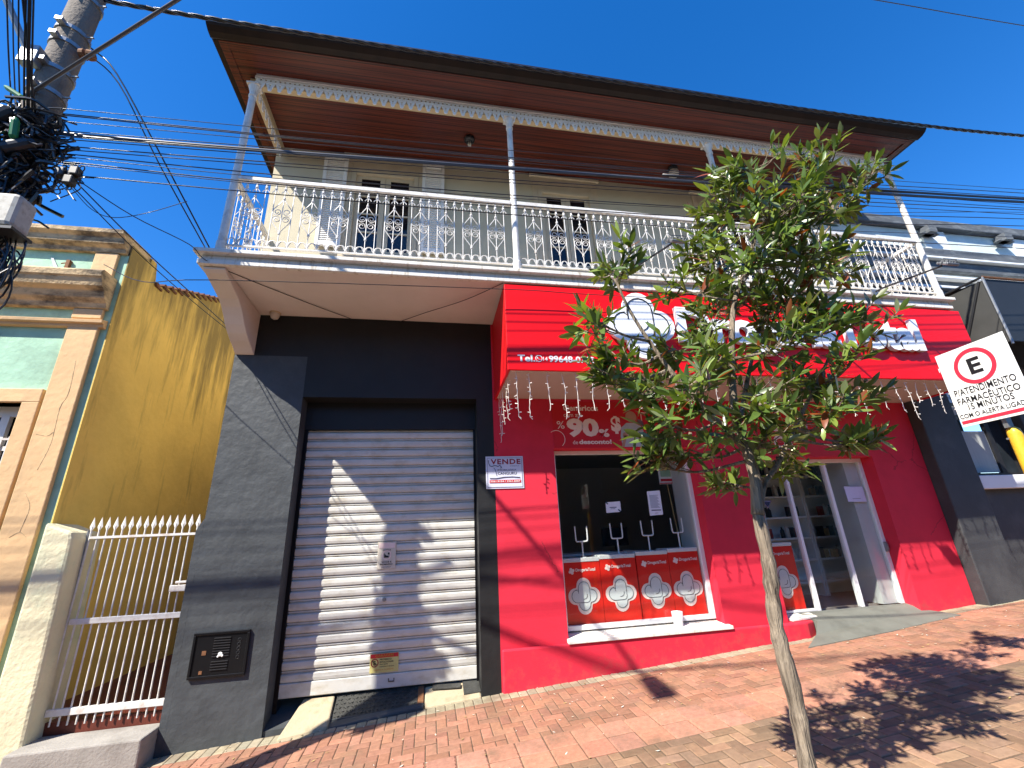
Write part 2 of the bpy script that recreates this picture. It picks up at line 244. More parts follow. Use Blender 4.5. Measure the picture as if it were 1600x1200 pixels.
# ------------------------------------------------------------------ mesh building
class MB:
    def __init__(s): s.v = []; s.f = []; s.c = []; s.m = []
    def add(s, vs, fs, tint=None, mi=0):
        o = len(s.v); s.v += [Vector(v) for v in vs]; s.f += [tuple(i+o for i in f) for f in fs]
        s.c += [tint]*len(fs); s.m += [mi]*len(fs); return s
    def hexa(s, p, **k):
        return s.add(p, [(0, 3, 2, 1), (4, 5, 6, 7), (0, 1, 5, 4), (1, 2, 6, 5), (2, 3, 7, 6), (3, 0, 4, 7)], **k)
    def box(s, x0, x1, y0, y1, z0, z1, **k):
        return s.hexa([(x0, y0, z0), (x1, y0, z0), (x1, y1, z0), (x0, y1, z0), (x0, y0, z1), (x1, y0, z1), (x1, y1, z1), (x0, y1, z1)], **k)
    def prism(s, poly, vec, **k):            # polygon (3-D points) swept along vec
        n = len(poly); vec = Vector(vec); a = [Vector(p) for p in poly]; b = [p+vec for p in a]
        fs = [tuple(range(n-1, -1, -1)), tuple(range(n, 2*n))] + [(i, (i+1) % n, n+(i+1) % n, n+i) for i in range(n)]
        return s.add(a+b, fs, **k)
    def xz(s, poly, y0, y1, **k): return s.prism([(x, y0, z) for x, z in poly], (0, y1-y0, 0), **k)
    def quad(s, *p, **k): return s.add(p, [tuple(range(len(p)))], **k)
    def tube(s, pts, r, n=6, closed=False, **k):
        pts = [Vector(p) for p in pts]; N = len(pts); rs = r if isinstance(r, (list, tuple)) else [r]*N
        vs = []; prev = None
        for i, p in enumerate(pts):
            a = pts[(i-1) % N] if (closed or i > 0) else p; b = pts[(i+1) % N] if (closed or i < N-1) else p
            t = (b-a); t = t.normalized() if t.length > 1e-9 else Vector((0, 0, 1))
            if prev is None:
                u = t.orthogonal().normalized()
            else:
                u = (prev - t*prev.dot(t)); u = u.normalized() if u.length > 1e-6 else t.orthogonal().normalized()
            prev = u; w = t.cross(u)
            for j in range(n):
                an = 2*math.pi*j/n; vs.append(p + (u*math.cos(an)+w*math.sin(an))*rs[i])
        fs = []
        for i in range(N if closed else N-1):
            i2 = (i+1) % N
            for j in range(n): fs.append((i*n+j, i*n+(j+1) % n, i2*n+(j+1) % n, i2*n+j))
        if not closed: fs += [tuple(range(n-1, -1, -1)), tuple(range((N-1)*n, N*n))]
        return s.add(vs, fs, **k)
    def lathe(s, prof, c, n=16, u=(1, 0, 0), v=(0, 1, 0), w=(0, 0, 1), **k):
        c, u, v, w = Vector(c), Vector(u), Vector(v), Vector(w); vs = []
        for r, z in prof:
            for j in range(n):
                a = 2*math.pi*j/n; vs.append(c + (u*math.cos(a)+v*math.sin(a))*r + w*z)
        fs = [(i*n+j, i*n+(j+1) % n, (i+1)*n+(j+1) % n, (i+1)*n+j) for i in range(len(prof)-1) for j in range(n)]
        fs += [tuple(range(n-1, -1, -1)), tuple(range((len(prof)-1)*n, len(prof)*n))]
        return s.add(vs, fs, **k)
ORG = {}
def link(o, parent):
    COL.objects.link(o)
    if parent is not None: o.parent = parent
def part(name, mb, m, parent=None, smooth=False, bevel=0.0, label=None, org=None):
    o0 = ORG[parent.name] if parent is not None else Vector(org or (0, 0, 0))
    me = bpy.data.meshes.new(name); me.from_pydata([tuple(v-o0) for v in mb.v], [], mb.f)
    ms = m if isinstance(m, list) else [m]
    for x in ms: me.materials.append(M[x] if isinstance(x, str) else x)
    if len(ms) > 1: me.polygons.foreach_set('material_index', mb.m)
    if any(c is not None for c in mb.c):
        ca = me.color_attributes.new('tint', 'FLOAT_COLOR', 'CORNER'); buf = []
        for pl, c in zip(me.polygons, mb.c):
            buf += list((*c, 1.0))*pl.loop_total
        ca.data.foreach_set('color', buf)
    bm = bmesh.new(); bm.from_mesh(me); bmesh.ops.recalc_face_normals(bm, faces=bm.faces) if not any(c is not None for c in mb.c) else None; bm.to_mesh(me); bm.free()
    if smooth: me.polygons.foreach_set('use_smooth', [True]*len(me.polygons))
    me.update()
    o = bpy.data.objects.new(name, me); link(o, parent); ORG[o.name] = o0
    if parent is None: o.location = o0
    if bevel > 0:
        b = o.modifiers.new('bevel', 'BEVEL'); b.width = bevel; b.segments = 2; b.limit_method = 'ANGLE'; b.angle_limit = R(40)
    if label: o['label'] = label
    return o
def thing(name, label, cat, loc=(0, 0, 0), group=None):
    o = bpy.data.objects.new(name, None); COL.objects.link(o); o.location = loc; o.empty_display_size = 0.1
    o['label'] = label; o['category'] = cat; ORG[o.name] = Vector(loc)
    if group: o['group'] = group
    return o
def tag(o, label, cat, group=None):
    o['label'] = label; o['category'] = cat
    if group: o['group'] = group
    return o
def setting(name, mb, m, kind='structure', **k):
    o = part(name, mb, m, None, **k); o['kind'] = kind; return o
def copy_tree(o, loc=None, label=None, group=None, parent=None):
    c = o.copy(); COL.objects.link(c)
    if parent is not None: c.parent = parent
    if loc is not None: c.location = loc
    if label: c['label'] = label
    if group: c['group'] = group
    for ch in list(o.children): copy_tree(ch, parent=c)
    return c
# lettering: a flat or raised mesh of glyphs fitted into a box on the plane (origin o, right u, up v)
def text_mb(s, o, u, v, w=None, h=None, bold=0.0, ext=0.0, align='L', depth=0.0, mb=None, space=1.0):
    c = bpy.data.curves.new('glyphs', 'FONT'); c.body = s; c.size = 1.0; c.offset = bold; c.extrude = 0; c.space_character = space; c.resolution_u = 3
    t = bpy.data.objects.new('glyphs', c); COL.objects.link(t)
    bpy.context.view_layer.update()
    dg = bpy.context.evaluated_depsgraph_get(); me = bpy.data.meshes.new_from_object(t.evaluated_get(dg))
    vs = [p.co.copy() for p in me.vertices]; fs = [tuple(f.vertices) for f in me.polygons]
    COL.objects.unlink(t); bpy.data.objects.remove(t); bpy.data.curves.remove(c)
    x0 = min(p.x for p in vs); x1 = max(p.x for p in vs); y0 = min(p.y for p in vs); y1 = max(p.y for p in vs)
    sy = h/(y1-y0) if h else w/(x1-x0); sx = w/(x1-x0) if w else sy
    o, u, v = Vector(o), Vector(u), Vector(v); n = u.cross(v).normalized()
    W_ = (x1-x0)*sx; dx = {'L': 0, 'C': -W_/2, 'R': -W_}[align]
    P = [o + u*((p.x-x0)*sx+dx) + v*((p.y-y0)*sy) + n*depth for p in vs]
    mb = mb or MB()
    if ext <= 0: mb.add(P, fs)
    else:
        N = len(P); Q = [p+n*ext for p in P]
        cnt = {}
        for f in fs:
            for a, b in zip(f, f[1:]+f[:1]): cnt[(a, b)] = 1
        mb.add(Q, fs, mi=0)
        side = [(a, b, b+N, a+N) for (a, b) in cnt if (b, a) not in cnt]
        mb.add(P+Q, side, mi=1)
    bpy.data.meshes.remove(me)
    return mb
UX, UZ = (1, 0, 0), (0, 0, 1)
def disc(mb, c, r0, r1, u, v, n=32, depth=0.0, **k):      # flat ring (r0 = 0: disc)
    c, u, v = Vector(c), Vector(u), Vector(v); nn = u.cross(v).normalized()*depth
    if r0 <= 0: return mb.quad(*[c+nn+(u*math.cos(a)+v*math.sin(a))*r1 for a in [2*math.pi*i/n for i in range(n)]], **k)
    vs = []
    for i in range(n):
        a = 2*math.pi*i/n; d = u*math.cos(a)+v*math.sin(a); vs += [c+nn+d*r0, c+nn+d*r1]
    return mb.add(vs, [(2*i, 2*i+1, (2*i+3) % (2*n), (2*i+2) % (2*n)) for i in range(n)], **k)
def smoothcurve(pts, n=6):                                  # Catmull-Rom through 3-D points
    p = [Vector(q) for q in pts]; p = [p[0]*2-p[1]] + p + [p[-1]*2-p[-2]]; out = []
    for i in range(1, len(p)-2):
        for k in range(n):
            t = k/n; a, b, c, d = p[i-1], p[i], p[i+1], p[i+2]
            out.append(0.5*((2*b)+(c-a)*t+(2*a-5*b+4*c-d)*t*t+(3*b-a-3*c+d)*t*t*t))
    out.append(p[-2]); return out
def gz(x, y): return -0.02 + 0.0625*x + 0.02*y              # the pavement climbs to the right

# ================================================================== GROUND
def gsheet(x0, x1, y0, y1, dz, nx=2):
    mb = MB()
    mb.quad((x0, y0, gz(x0, y0)+dz), (x1, y0, gz(x1, y0)+dz), (x1, y1, gz(x1, y1)+dz), (x0, y1, gz(x0, y1)+dz)); return mb
KY = -3.75
mb = MB(); y0 = KY-0.14
for (xa, xb) in ((-400, 400),):
    mb.quad((xa, -500, gz(xa, KY)-0.75), (xb, -500, gz(xb, KY)-0.75), (xb, 400, gz(xb, KY)-0.75), (xa, 400, gz(xa, KY)-0.75))
setting('terrain', mb, 'asphalt')
setting('road', gsheet(-40, 60, -14, KY-0.14, -0.13), 'asphalt')
mb = MB(); mb.hexa([(-40, KY-0.14, gz(-40, KY)-0.5), (60, KY-0.14, gz(60, KY)-0.5), (60, KY, gz(60, KY)-0.5), (-40, KY, gz(-40, KY)-0.5), (-40, KY-0.14, gz(-40, KY)), (60, KY-0.14, gz(60, KY)), (60, KY, gz(60, KY)), (-40, KY, gz(-40, KY))])
setting('kerb', mb, 'concrete')
setting('sidewalk_bed', gsheet(-40, 60, KY, 0.3, -0.007), 'bed')
# pavers: herringbone field, a grey soldier row at the wall, a ribbed tactile band
rng = random.Random(11)
def paver(mb, x0, x1, y0, y1, col, ridges=0):
    g = 0.0036; b = 0.007; dz = rng.uniform(-0.0028, 0.0028); tx = rng.uniform(-.012, .012); ty = rng.uniform(-.012, .012)
    xm, ym = (x0+x1)/2, (y0+y1)/2
    def P(x, y, z): return (x, y, gz(x, y)+z+dz+(x-xm)*tx+(y-ym)*ty)
    a0, a1, c0, c1 = x0+g, x1-g, y0+g, y1-g
    v = [P(a0, c0, -.012), P(a1, c0, -.012), P(a1, c1, -.012), P(a0, c1, -.012), P(a0, c0, -b*.6), P(a1, c0, -b*.6), P(a1, c1, -b*.6), P(a0, c1, -b*.6),
         P(a0+b, c0+b, 0), P(a1-b, c0+b, 0), P(a1-b, c1-b, 0), P(a0+b, c1-b, 0)]
    f = [(8, 9, 10, 11)]
    for i in range(4):
        j = (i+1) % 4; f += [(i, j, j+4, i+4), (i+4, j+4, j+8, i+8)]
    mb.add(v, f, tint=col)
    for k in range(ridges):
        ya = c0+b+(c1-c0-2*b)*(k+.18)/ridges; yb = c0+b+(c1-c0-2*b)*(k+.82)/ridges; h = .009; e = .006
        w = [P(a0+b, ya, 0), P(a1-b, ya, 0), P(a1-b, yb, 0), P(a0+b, yb, 0), P(a0+b+e, ya+e, h), P(a1-b-e, ya+e, h), P(a1-b-e, yb-e, h), P(a0+b+e, yb-e, h)]
        mb.add(w, [(4, 5, 6, 7), (0, 1, 5, 4), (1, 2, 6, 5), (2, 3, 7, 6), (3, 0, 4, 7)], tint=col)
def jit(c, v, hue=.06):
    k = rng.uniform(1-v, 1+v); return (c[0]*k*rng.uniform(1-hue, 1+hue), c[1]*k, c[2]*k*rng.uniform(1-hue, 1+hue))
RED_P = (0.305, 0.148, 0.092); RED_W = (0.240, 0.148, 0.092); GREY_P = (0.30, 0.255, 0.175); TACT = (0.38, 0.180, 0.118)
mb = MB(); a = 0.1
for i in range(-60, 150):
    paver(mb, i*a, i*a+a, -0.20, 0.0, jit(GREY_P, .16))
YT0, YT1 = -1.70, -1.20
for ix in range(-24, 60):
    for k in range(2):
        paver(mb, ix*.25, ix*.25+.25, YT0+k*.25, YT0+k*.25+.25, jit(TACT, .10), ridges=4)
def field(ylo, yhi, colr, vv):
    ny = int(round((yhi-ylo)/a))
    for i in range(-60, 150):
        for j in range(-1, ny):
            mo = (i-j) % 4; x = i*a; y = ylo+j*a
            if mo == 0: x0, x1, y0, y1 = x, x+2*a, y, y+a
            elif mo == 3: x0, x1, y0, y1 = x, x+a, y, y+2*a
            else: continue
            y0 = max(y0, ylo); y1 = min(y1, yhi)
            if y1-y0 < .05: continue
            paver(mb, x0, x1, y0, y1, jit(colr, vv))
field(YT1, -0.20, RED_P, .20)
field(-3.70, YT0, RED_W, .30)
setting('sidewalk', mb, 'paver')
# small fallen leaves and grit scattered over the pavement: nobody could count them
mb = MB()
for k in range(420):
    x = rng.uniform(-2.2, 9); y = -abs(rng.gauss(0, .9)) if rng.random() < .6 else rng.uniform(-3, 0)
    if y < -3.6: continue
    s_ = rng.uniform(.006, .017); an = rng.uniform(0, 6.3); z = gz(x, y)+.006
    d = Vector((math.cos(an), math.sin(an), .0625*math.cos(an))); e = Vector((-math.sin(an), math.cos(an), 0)); c = Vector((x, y, z))
    mb.quad(c-d*s_*1.5, c+e*s_*.5, c+d*s_*1.5+Vector((0, 0, .004)), c-e*s_*.5, tint=rng.choice([(.55, .48, .36), (.30, .20, .08), (.6, .56, .48), (.45, .33, .12)]))
lt = bpy.data.materials.new('litter'); lt.use_nodes = True; at = lt.node_tree.nodes.new('ShaderNodeAttribute'); at.attribute_name = 'tint'
lt.node_tree.links.new(at.outputs['Color'], lt.node_tree.nodes['Principled BSDF'].inputs['Base Color']); lt.node_tree.nodes['Principled BSDF'].inputs['Roughness'].default_value = .9
M['litter'] = lt
setting('ground_litter', mb, 'litter', kind='stuff')

# ================================================================== MAIN BUILDING
B = thing('corner_building', 'two-storey building with red pharmacy front, charcoal garage bay, white iron balcony and wide eaves', 'building', (2.6, 0, 0))
# lower walls
mb = MB()
mb.box(-2.51, -1.63, 0, .5, -.6, 4.05)
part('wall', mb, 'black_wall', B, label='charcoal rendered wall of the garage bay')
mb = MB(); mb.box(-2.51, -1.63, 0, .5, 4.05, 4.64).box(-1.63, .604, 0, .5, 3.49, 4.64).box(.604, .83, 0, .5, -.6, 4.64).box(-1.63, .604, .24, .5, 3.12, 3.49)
part('wall', mb, 'black_shade_paint', B, label='black jamb, lintel and upper pier of the garage bay, deep shade put into the paint')
mb = MB(); mb.box(-2.51, -2.2, .501, 9.0, -.6, 4.64); part('wall', mb, 'cream', B, label='unseen side wall along the alley, made pale to bounce sunlight')  # unseen wall, made pale to bounce sunlight onto the ochre wall
mb = MB(); mb.xz([(-2.58, -.6), (-2.511, -.6), (-2.511, 2.03), (-2.58, 1.90)], -.0, .7)
part('corner_plinth', mb, 'black_wall', B)
mb = MB()
mb.box(.83, 1.65, 0, .36, -.6, 4.64).box(1.65, 3.74, 0, .36, -.6, .47).box(1.65, 3.74, 0, .36, 2.79, 4.64).box(3.74, 4.66, 0, .36, -.6, 4.64)
mb.box(4.66, 6.80, 0, .36, 2.62, 4.64).box(6.80, 7.77, 0, .36, -.6, 4.64)
part('wall', mb, 'red_wall', B, label='red stucco wall of the pharmacy')
# red plinth with rounded right end
mb = MB(); pl = [(.84, -.055), (4.3, -.055), (4.55, -.10), (4.85, -.10), (5.02, -.02), (5.06, .12), (4.66, .12), (4.66, -.003), (.84, -.003)]
mb.prism([(x, y, -.4) for x, y in pl], (0, 0, .86)); part('plinth', mb, 'red_wall', B, bevel=.02)
# upper wall with window openings
mb = MB()
def wallgrid(mb, x0, x1, z0, z1, y0, y1, holes):
    xs = sorted({x0, x1, *[h[0] for h in holes], *[h[1] for h in holes]}); 
    for xa, xb in zip(xs, xs[1:]):
        hh = sorted([h for h in holes if h[0] <= xa and h[1] >= xb], key=lambda h: h[2]); z = z0
        for h in hh:
            if h[2] > z: mb.box(xa, xb, y0, y1, z, h[2])
            z = h[3]
        if z < z1: mb.box(xa, xb, y0, y1, z, z1)
holes = [(-1.30, -.27, 5.68, 7.28), (1.72, 2.70, 5.68, 7.26), (4.75, 5.75, 5.68, 7.26)]
wallgrid(mb, -2.44, 7.36, 4.80, 7.60, 0, .35, holes)
mb.box(-2.44, -2.1, .35, 8.5, 4.64, 7.6).box(7.06, 7.36, .35, 8.5, 4.64, 7.6).box(-2.1, 7.06, 8.2, 8.5, 4.64, 7.6)
mb.box(-2.1, 7.06, .35, 8.2, 4.64, 4.79)
part('wall', mb, 'cream', B, label='cream plaster wall of the upper floor')
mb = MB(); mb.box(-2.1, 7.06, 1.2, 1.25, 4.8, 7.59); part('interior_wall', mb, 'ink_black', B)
# windows of the upper floor
def upper_window(xa, xb, z0, z1, leaves):
    mb = MB(); w = .07
    mb.box(xa, xa+w, -.03, .12, z0, z1).box(xb-w, xb, -.03, .12, z0, z1).box(xa+w, xb-w, -.03, .12, z1-.07, z1)
    mb.box(xa-.10, xa-.002, -.022, -.002, z0, z1+.26).box(xb+.002, xb+.10, -.022, -.002, z0, z1+.26).box(xa-.002, xb+.002, -.018, -.002, z1, z1+.26).box(xa-.14, xb+.14, -.05, -.002, z1+.262, z1+.31)
    mb.box(xa-.08, xb+.08, -.06, -.002, z0-.07, z0-.002)
    wd = part('window', mb, 'frame_wood', B, bevel=.006)
    xm = (xa+xb)/2
    for s_, (a0, a1) in ((-1, (xa+w+.004, xm-.004)), (1, (xm+.004, xb-w-.004))):
        st = .075; mb = MB(); zb = z1-.075
        mb.box(a0, a0+st, .02, .06, z0, zb).box(a1-st, a1, .02, .06, z0, zb).box(a0+st, a1-st, .02, .06, zb-.05, zb).box(a0+st, a1-st, .02, .06, z0, z0+.12)
        H = zb-.05-z0-.12
        for k in (1, 2, 3): zz = z0+.12+H*k/4; mb.box(a0+st, a1-st, .025, .055, zz-.013, zz+.013)
        part('sash', mb, 'frame_wood', wd)
        g = MB(); g.box(a0+st-.01, a1-st+.01, .038, .044, z0+.10, zb-.03); part('pane', g, 'dark_glass', wd)
    if leaves:
        for (l0, l1) in ((xa-.41, xa-.06), (xb+.06, xb+.41)):
            mb = MB(); t0, t1 = -.075, -.035; lz0, lz1 = z0+.10, z1+.22
            mb.box(l0, l0+.05, t0, t1, lz0, lz1).box(l1-.05, l1, t0, t1, lz0, lz1).box(l0+.05, l1-.05, t0, t1, lz0, lz0+.07).box(l0+.05, l1-.05, t0, t1, lz1-.07, lz1)
            n = int((lz1-lz0-.14)/.036); mb.box(l0+.05, l1-.05, t1-.008, t1-.002, lz0+.07, lz1-.07)
            for k in range(n):
                z = lz0+.07+.036*k
                mb.hexa([(l0+.05, t0+.006, z), (l1-.05, t0+.006, z), (l1-.05, t1-.009, z), (l0+.05, t1-.009, z), (l0+.05, t0+.022, z+.033), (l1-.05, t0+.022, z+.033), (l1-.05, t1-.009, z+.033), (l0+.05, t1-.009, z+.033)])
            part('louvred_shutter', mb, 'shutter_wood', wd)
upper_window(-1.30, -.27, 5.68, 7.28, True)
upper_window(1.72, 2.70, 5.68, 7.26, False)
upper_window(4.75, 5.75, 5.68, 7.26, False)
# balcony slab: underside, two lips
mb = MB(); mb.box(-2.50, 7.72, -1.10, 0, 4.645, 4.80)
part('balcony_slab', mb, 'white_plaster', B)
def lip(mb, y0, z0, z1, ov):
    mb.box(-2.50-ov, 7.72+ov, y0, -1.101, z0, z1).box(-2.50-ov, -2.501, -1.101, .0, z0, z1).box(7.721, 7.72+ov, -1.101, .0, z0, z1)
mb = MB(); lip(mb, -1.155, 4.640, 4.700, .05); lip(mb, -1.130, 4.700, 4.765, .028); lip(mb, -1.20, 4.765, 4.815, .09)
part('balcony_moulding', mb, 'slab_trim', B, bevel=.008)
# scrolled corbel under the left end of the balcony
prof = [(-.004, 4.05), (-.04, 4.06), (-.12, 4.105), (-.22, 4.15), (-.32, 4.205), (-.42, 4.28), (-.50, 4.36), (-.58, 4.43), (-.68, 4.485), (-.82, 4.525), (-.95, 4.56), (-1.05, 4.585), (-1.10, 4.61), (-1.10, 4.638), (-.004, 4.638)]
mb = MB(); mb.prism([(-2.50, y, z) for y, z in prof], (.22, 0, 0)); part('corbel', mb, 'white_plaster', B, bevel=.006)
# columns
CX = (-2.35, 1.03, 4.22, 7.62); CYc = -1.14
for x in CX:
    mb = MB(); mb.lathe([(.052, 4.816), (.052, 4.93), (.043, 4.95), (.040, 7.18), (.050, 7.19), (.050, 7.21), (.042, 7.22), (.046, 7.27), (.072, 7.36)], (x, CYc, 0), 14)
    mb.box(x-.075, x+.075, CYc-.075, CYc+.075, 7.36, 7.385)
    part('column', mb, 'white_metal', B, smooth=False)
# railing
def baluster_mb(x, y, ux, uy):
    mb = MB(); r = .0055
    mb.tube([(x, y, 4.90), (x, y, 5.735)], r, 6)
    mb.lathe([(.004, 5.72), (.019, 5.745), (.014, 5.765), (.006, 5.83)], (x, y, 0), 6)
    for s_ in (-1, 1):
        mb.tube([(x+ux*s_*d, y+uy*s_*d, z) for d, z in ((.004, 5.728), (.018, 5.715), (.032, 5.70), (.038, 5.688))], .006, 5)
        mb.tube([(x+ux*s_*d, y+uy*s_*d, z) for d, z in ((.004, 4.93), (.016, 4.955), (.027, 4.985), (.040, 5.0))], .005, 5)
    return mb
def scroll_mb(x, y, ux, uy, hw):
    mb = MB()
    for sx in (-1, 1):
        for sz in (-1, 1):
            pts = [(0.0, .245), (.018, .212), (.045, .17), (.075, .125), (.097, .09), (hw, .055)]
            R0 = hw-.053
            for k in range(1, 27):
                an = -math.radians(20*k); rr = R0*(1-.70*k/26)
                pts.append((.053+math.cos(an)*rr*(1 if k > 4 else 1), .054+math.sin(an)*rr))
            P3 = [(x+ux*sx*px, y+uy*sx*px, 5.36+sz*pz) for px, pz in pts]
            mb.tube(P3, .0052, 5)
    mb.lathe([(.008, 5.59), (.016, 5.60), (.016, 5.62), (.008, 5.63)], (x, y, 0), 6); mb.lathe([(.008, 5.09), (.015, 5.10), (.015, 5.12), (.008, 5.13)], (x, y, 0), 6)
    return mb
def railing(A, Bp):
    A, Bp = Vector(A), Vector(Bp); L = (Bp-A).length; u = (Bp-A)/L; n = max(3, int(round(L/.1055))); st = L/n
    mb = MB(); w = Vector((-u.y, u.x, 0))*.028
    def bar(z0, z1, ww):
        p = w*ww; mb.hexa([A-p+Vector((0, 0, z0)), Bp-p+Vector((0, 0, z0)), Bp+p+Vector((0, 0, z0)), A+p+Vector((0, 0, z0)), A-p+Vector((0, 0, z1)), Bp-p+Vector((0, 0, z1)), Bp+p+Vector((0, 0, z1)), A+p+Vector((0, 0, z1))])
    bar(5.83, 5.885, 1.0)
    rl = part('balcony_railing', mb, 'white_metal', B, bevel=.004)
    mb = MB(); bar(4.895, 4.912, .45); part('bottom_rail', mb, 'white_metal', rl)
    mb = MB()
    for k in range(n):
        c = A+u*(st*(k+.5))
        mb.tube([(c.x+u.x*math.cos(t)*st*.46, c.y+u.y*math.cos(t)*st*.46, 4.957+math.sin(t)*st*.46) for t in [2*math.pi*j/14 for j in range(14)]], .005, 4, closed=True)
    part('ring_border', mb, 'white_metal', rl)
    p0 = s0 = None; o0 = ORG[B.name]
    for k in range(1, n):
        q = A+u*(st*k)
        if p0 is None: p0 = part('baluster', baluster_mb(q.x, q.y, u.x, u.y), 'white_metal', rl); q0 = q
        else: copy_tree(p0, loc=q-q0, parent=rl)
        if k % 3 == 2 and k < n-1:
            if s0 is None: s0 = part('scroll', scroll_mb(q.x, q.y, u.x, u.y, st*.97), 'white_metal', rl); sq = q
            else: copy_tree(s0, loc=q-sq, parent=rl)
for x0, x1 in zip(CX, CX[1:]): railing((x0+.04, CYc, 0), (x1-.04, CYc, 0))
railing((CX[0], -.02, 0), (CX[0], CYc+.04, 0)); railing((CX[3], CYc+.04, 0), (CX[3], -.02, 0))
# eaves: plank soffit, beam, cut-out valance, gutter, roof
mb = MB(); mb.box(-2.66, 7.80, -1.54, 0.4, 7.60, 7.63); part('soffit', mb, 'planks', B)
mb = MB(); mb.box(-2.66, -2.56, -1.54, 8, 7.585, 7.599).box(7.70, 7.80, -1.54, 8, 7.585, 7.599).box(-2.56, 7.70, -1.54, -1.46, 7.585, 7.599)
part('soffit_trim', mb, 'planks', B, bevel=.004)
mb = MB(); mb.box(-2.45, 7.72, -1.09, -1.0, 7.475, 7.598).box(-2.45, -2.34, -.999, 0, 7.475, 7.598).box(7.60, 7.72, -.999, 0, 7.475, 7.598)
part('eaves_beam', mb, 'beam', B, bevel=.006)
def valance(A, Bp):
    A, Bp = Vector(A), Vector(Bp); L = (Bp-A).length; u = (Bp-A)/L; w = Vector((u.y, -u.x, 0)); mb = MB()
    def sl(a, b, z0, z1, t=.011, o=0):
        p, q = A+u*a+w*o, A+u*b+w*o; d = w*t
        mb.hexa([p+Vector((0, 0, z0)), q+Vector((0, 0, z0)), q-d+Vector((0, 0, z0)), p-d+Vector((0, 0, z0)), p+Vector((0, 0, z1)), q+Vector((0, 0, z1)), q-d+Vector((0, 0, z1)), p-d+Vector((0, 0, z1))])
    sl(0, L, 7.56, 7.599, .03, .015); sl(0, L, 7.475, 7.493, .016, .004); sl(0, L, 7.535, 7.559)
    n = int(round(L/.0595)); st = L/n
    for k in range(n):
        c = st*(k+.5); sl(c-.019, c+.019, 7.494, 7.534)
    n = int(round(L/.119)); st = L/n; d = w*.011
    for k in range(n):
        c = st*(k+.5); z = 7.474
        for s_ in (-1, 1):
            prof = [(s_*.056, z), (s_*.056, z-.020), (s_*.042, z-.055), (s_*.028, z-.098), (s_*.005, z-.098), (s_*.005, z-.045), (s_*.013, z-.040), (s_*.013, z-.022), (0, z-.022), (0, z)]
            mb.prism([A+u*(c+x)+Vector((0, 0, zz)) for x, zz in prof], -d)
        mb.prism([A+u*(c+.026*math.cos(t))+Vector((0, 0, z-.117+.026*math.sin(t))) for t in [2*math.pi*j/10 for j in range(10)]], -d)
    part('lace_valance', mb, 'lace_white', B)
for x0, x1 in zip(CX, CX[1:]): valance((x0, CYc-.01, 0), (x1, CYc-.01, 0))
valance((CX[0]-.01, -.01, 0), (CX[0]-.01, CYc, 0)); valance((CX[3]+.01, CYc, 0), (CX[3]+.01, -.01, 0))
mb = MB(); gp = [(-1.542, 7.64), (-1.542, 7.590), (-1.57, 7.572), (-1.64, 7.580), (-1.70, 7.61), (-1.735, 7.655), (-1.735, 7.685), (-1.72, 7.685), (-1.70, 7.645), (-1.64, 7.615), (-1.57, 7.615), (-1.555, 7.66)]
mb.prism([(-2.73, y, z) for y, z in gp], (10.58, 0, 0)); part('gutter', mb, 'gutter', B)
for xa, xb in ((-2.73, -2.662), (7.802, 7.85)):
    mb = MB(); mb.box(xa, xb, -1.54, 8.5, 7.59, 7.69); part('fascia', mb, 'gutter', B, bevel=.006)
mb = MB(); nx = 96
vs = []; 
for i in range(nx+1):
    x = -2.74+10.60*i/nx; zz = .02*math.cos(i*math.pi*.5*2/1.0*.5)
    vs += [(x, -1.69, 7.70+zz), (x, 3.5, 9.0+zz), (x, 8.7, 7.70+zz)]
mb.add(vs, [(3*i+k, 3*i+3+k, 3*i+4+k, 3*i+1+k) for i in range(nx) for k in (0, 1)])
mb.add([(-2.73, -1.6, 7.69), (-2.73, 3.5, 8.97), (-2.73, 8.6, 7.69)], [(0, 1, 2)]); mb.add([(7.85, -1.6, 7.69), (7.85, 3.5, 8.97), (7.85, 8.6, 7.69)], [(0, 1, 2)])
part('roof', mb, 'roof_tile', B)
# roller shutter
mb = MB(); zt, zb = 3.12, .125; n = 24; h = (zt-zb-.14)/n
poly = [(.294, zb+.14)]
for k in range(n):
    z = zb+.14+k*h
    poly += [(.280, z+.008), (.274, z+h*.30), (.276, z+h*.60), (.284, z+h*.69), (.306, z+h*.73), (.306, z+h*.81), (.289, z+h*.85), (.290, z+h*.93), (.306, z+h*.985)]
poly.append((.294, zt))
vs = []; 
for x in (-1.60, .585): vs += [(x, y, z) for y, z in poly]
N = len(poly); mb.add(vs, [(i, i+N, i+N+1, i+1) for i in range(N-1)])
sh = part('roller_shutter', mb, 'shutter', B)
mb = MB(); mb.box(-1.60, .585, .268, .304, zb, zb+.138); part('bottom_bar', mb, 'shutter', sh, bevel=.008)
mb = MB(); mb.tube([(-.40+d, .262, .19+e) for d, e in ((-.03, .03), (-.03, 0), (.03, 0), (.03, .03))], .006, 6); part('handle', mb, 'black_metal', sh)
mb = MB(); mb.lathe([(.022, 0), (.018, .012)], (-.52, .272, 1.035), 14, (1, 0, 0), (0, 0, 1), (0, -1, 0)); part('lock', mb, 'galv', sh)
mb = MB(); mb.box(-1.632, -1.585, .255, .40, .0, 3.13); part('shutter_track', mb, 'gloss_black', sh)
mb = MB(); mb.box(.575, .606, .255, .40, .0, 3.13); part('shutter_track', mb, 'gloss_black', sh)
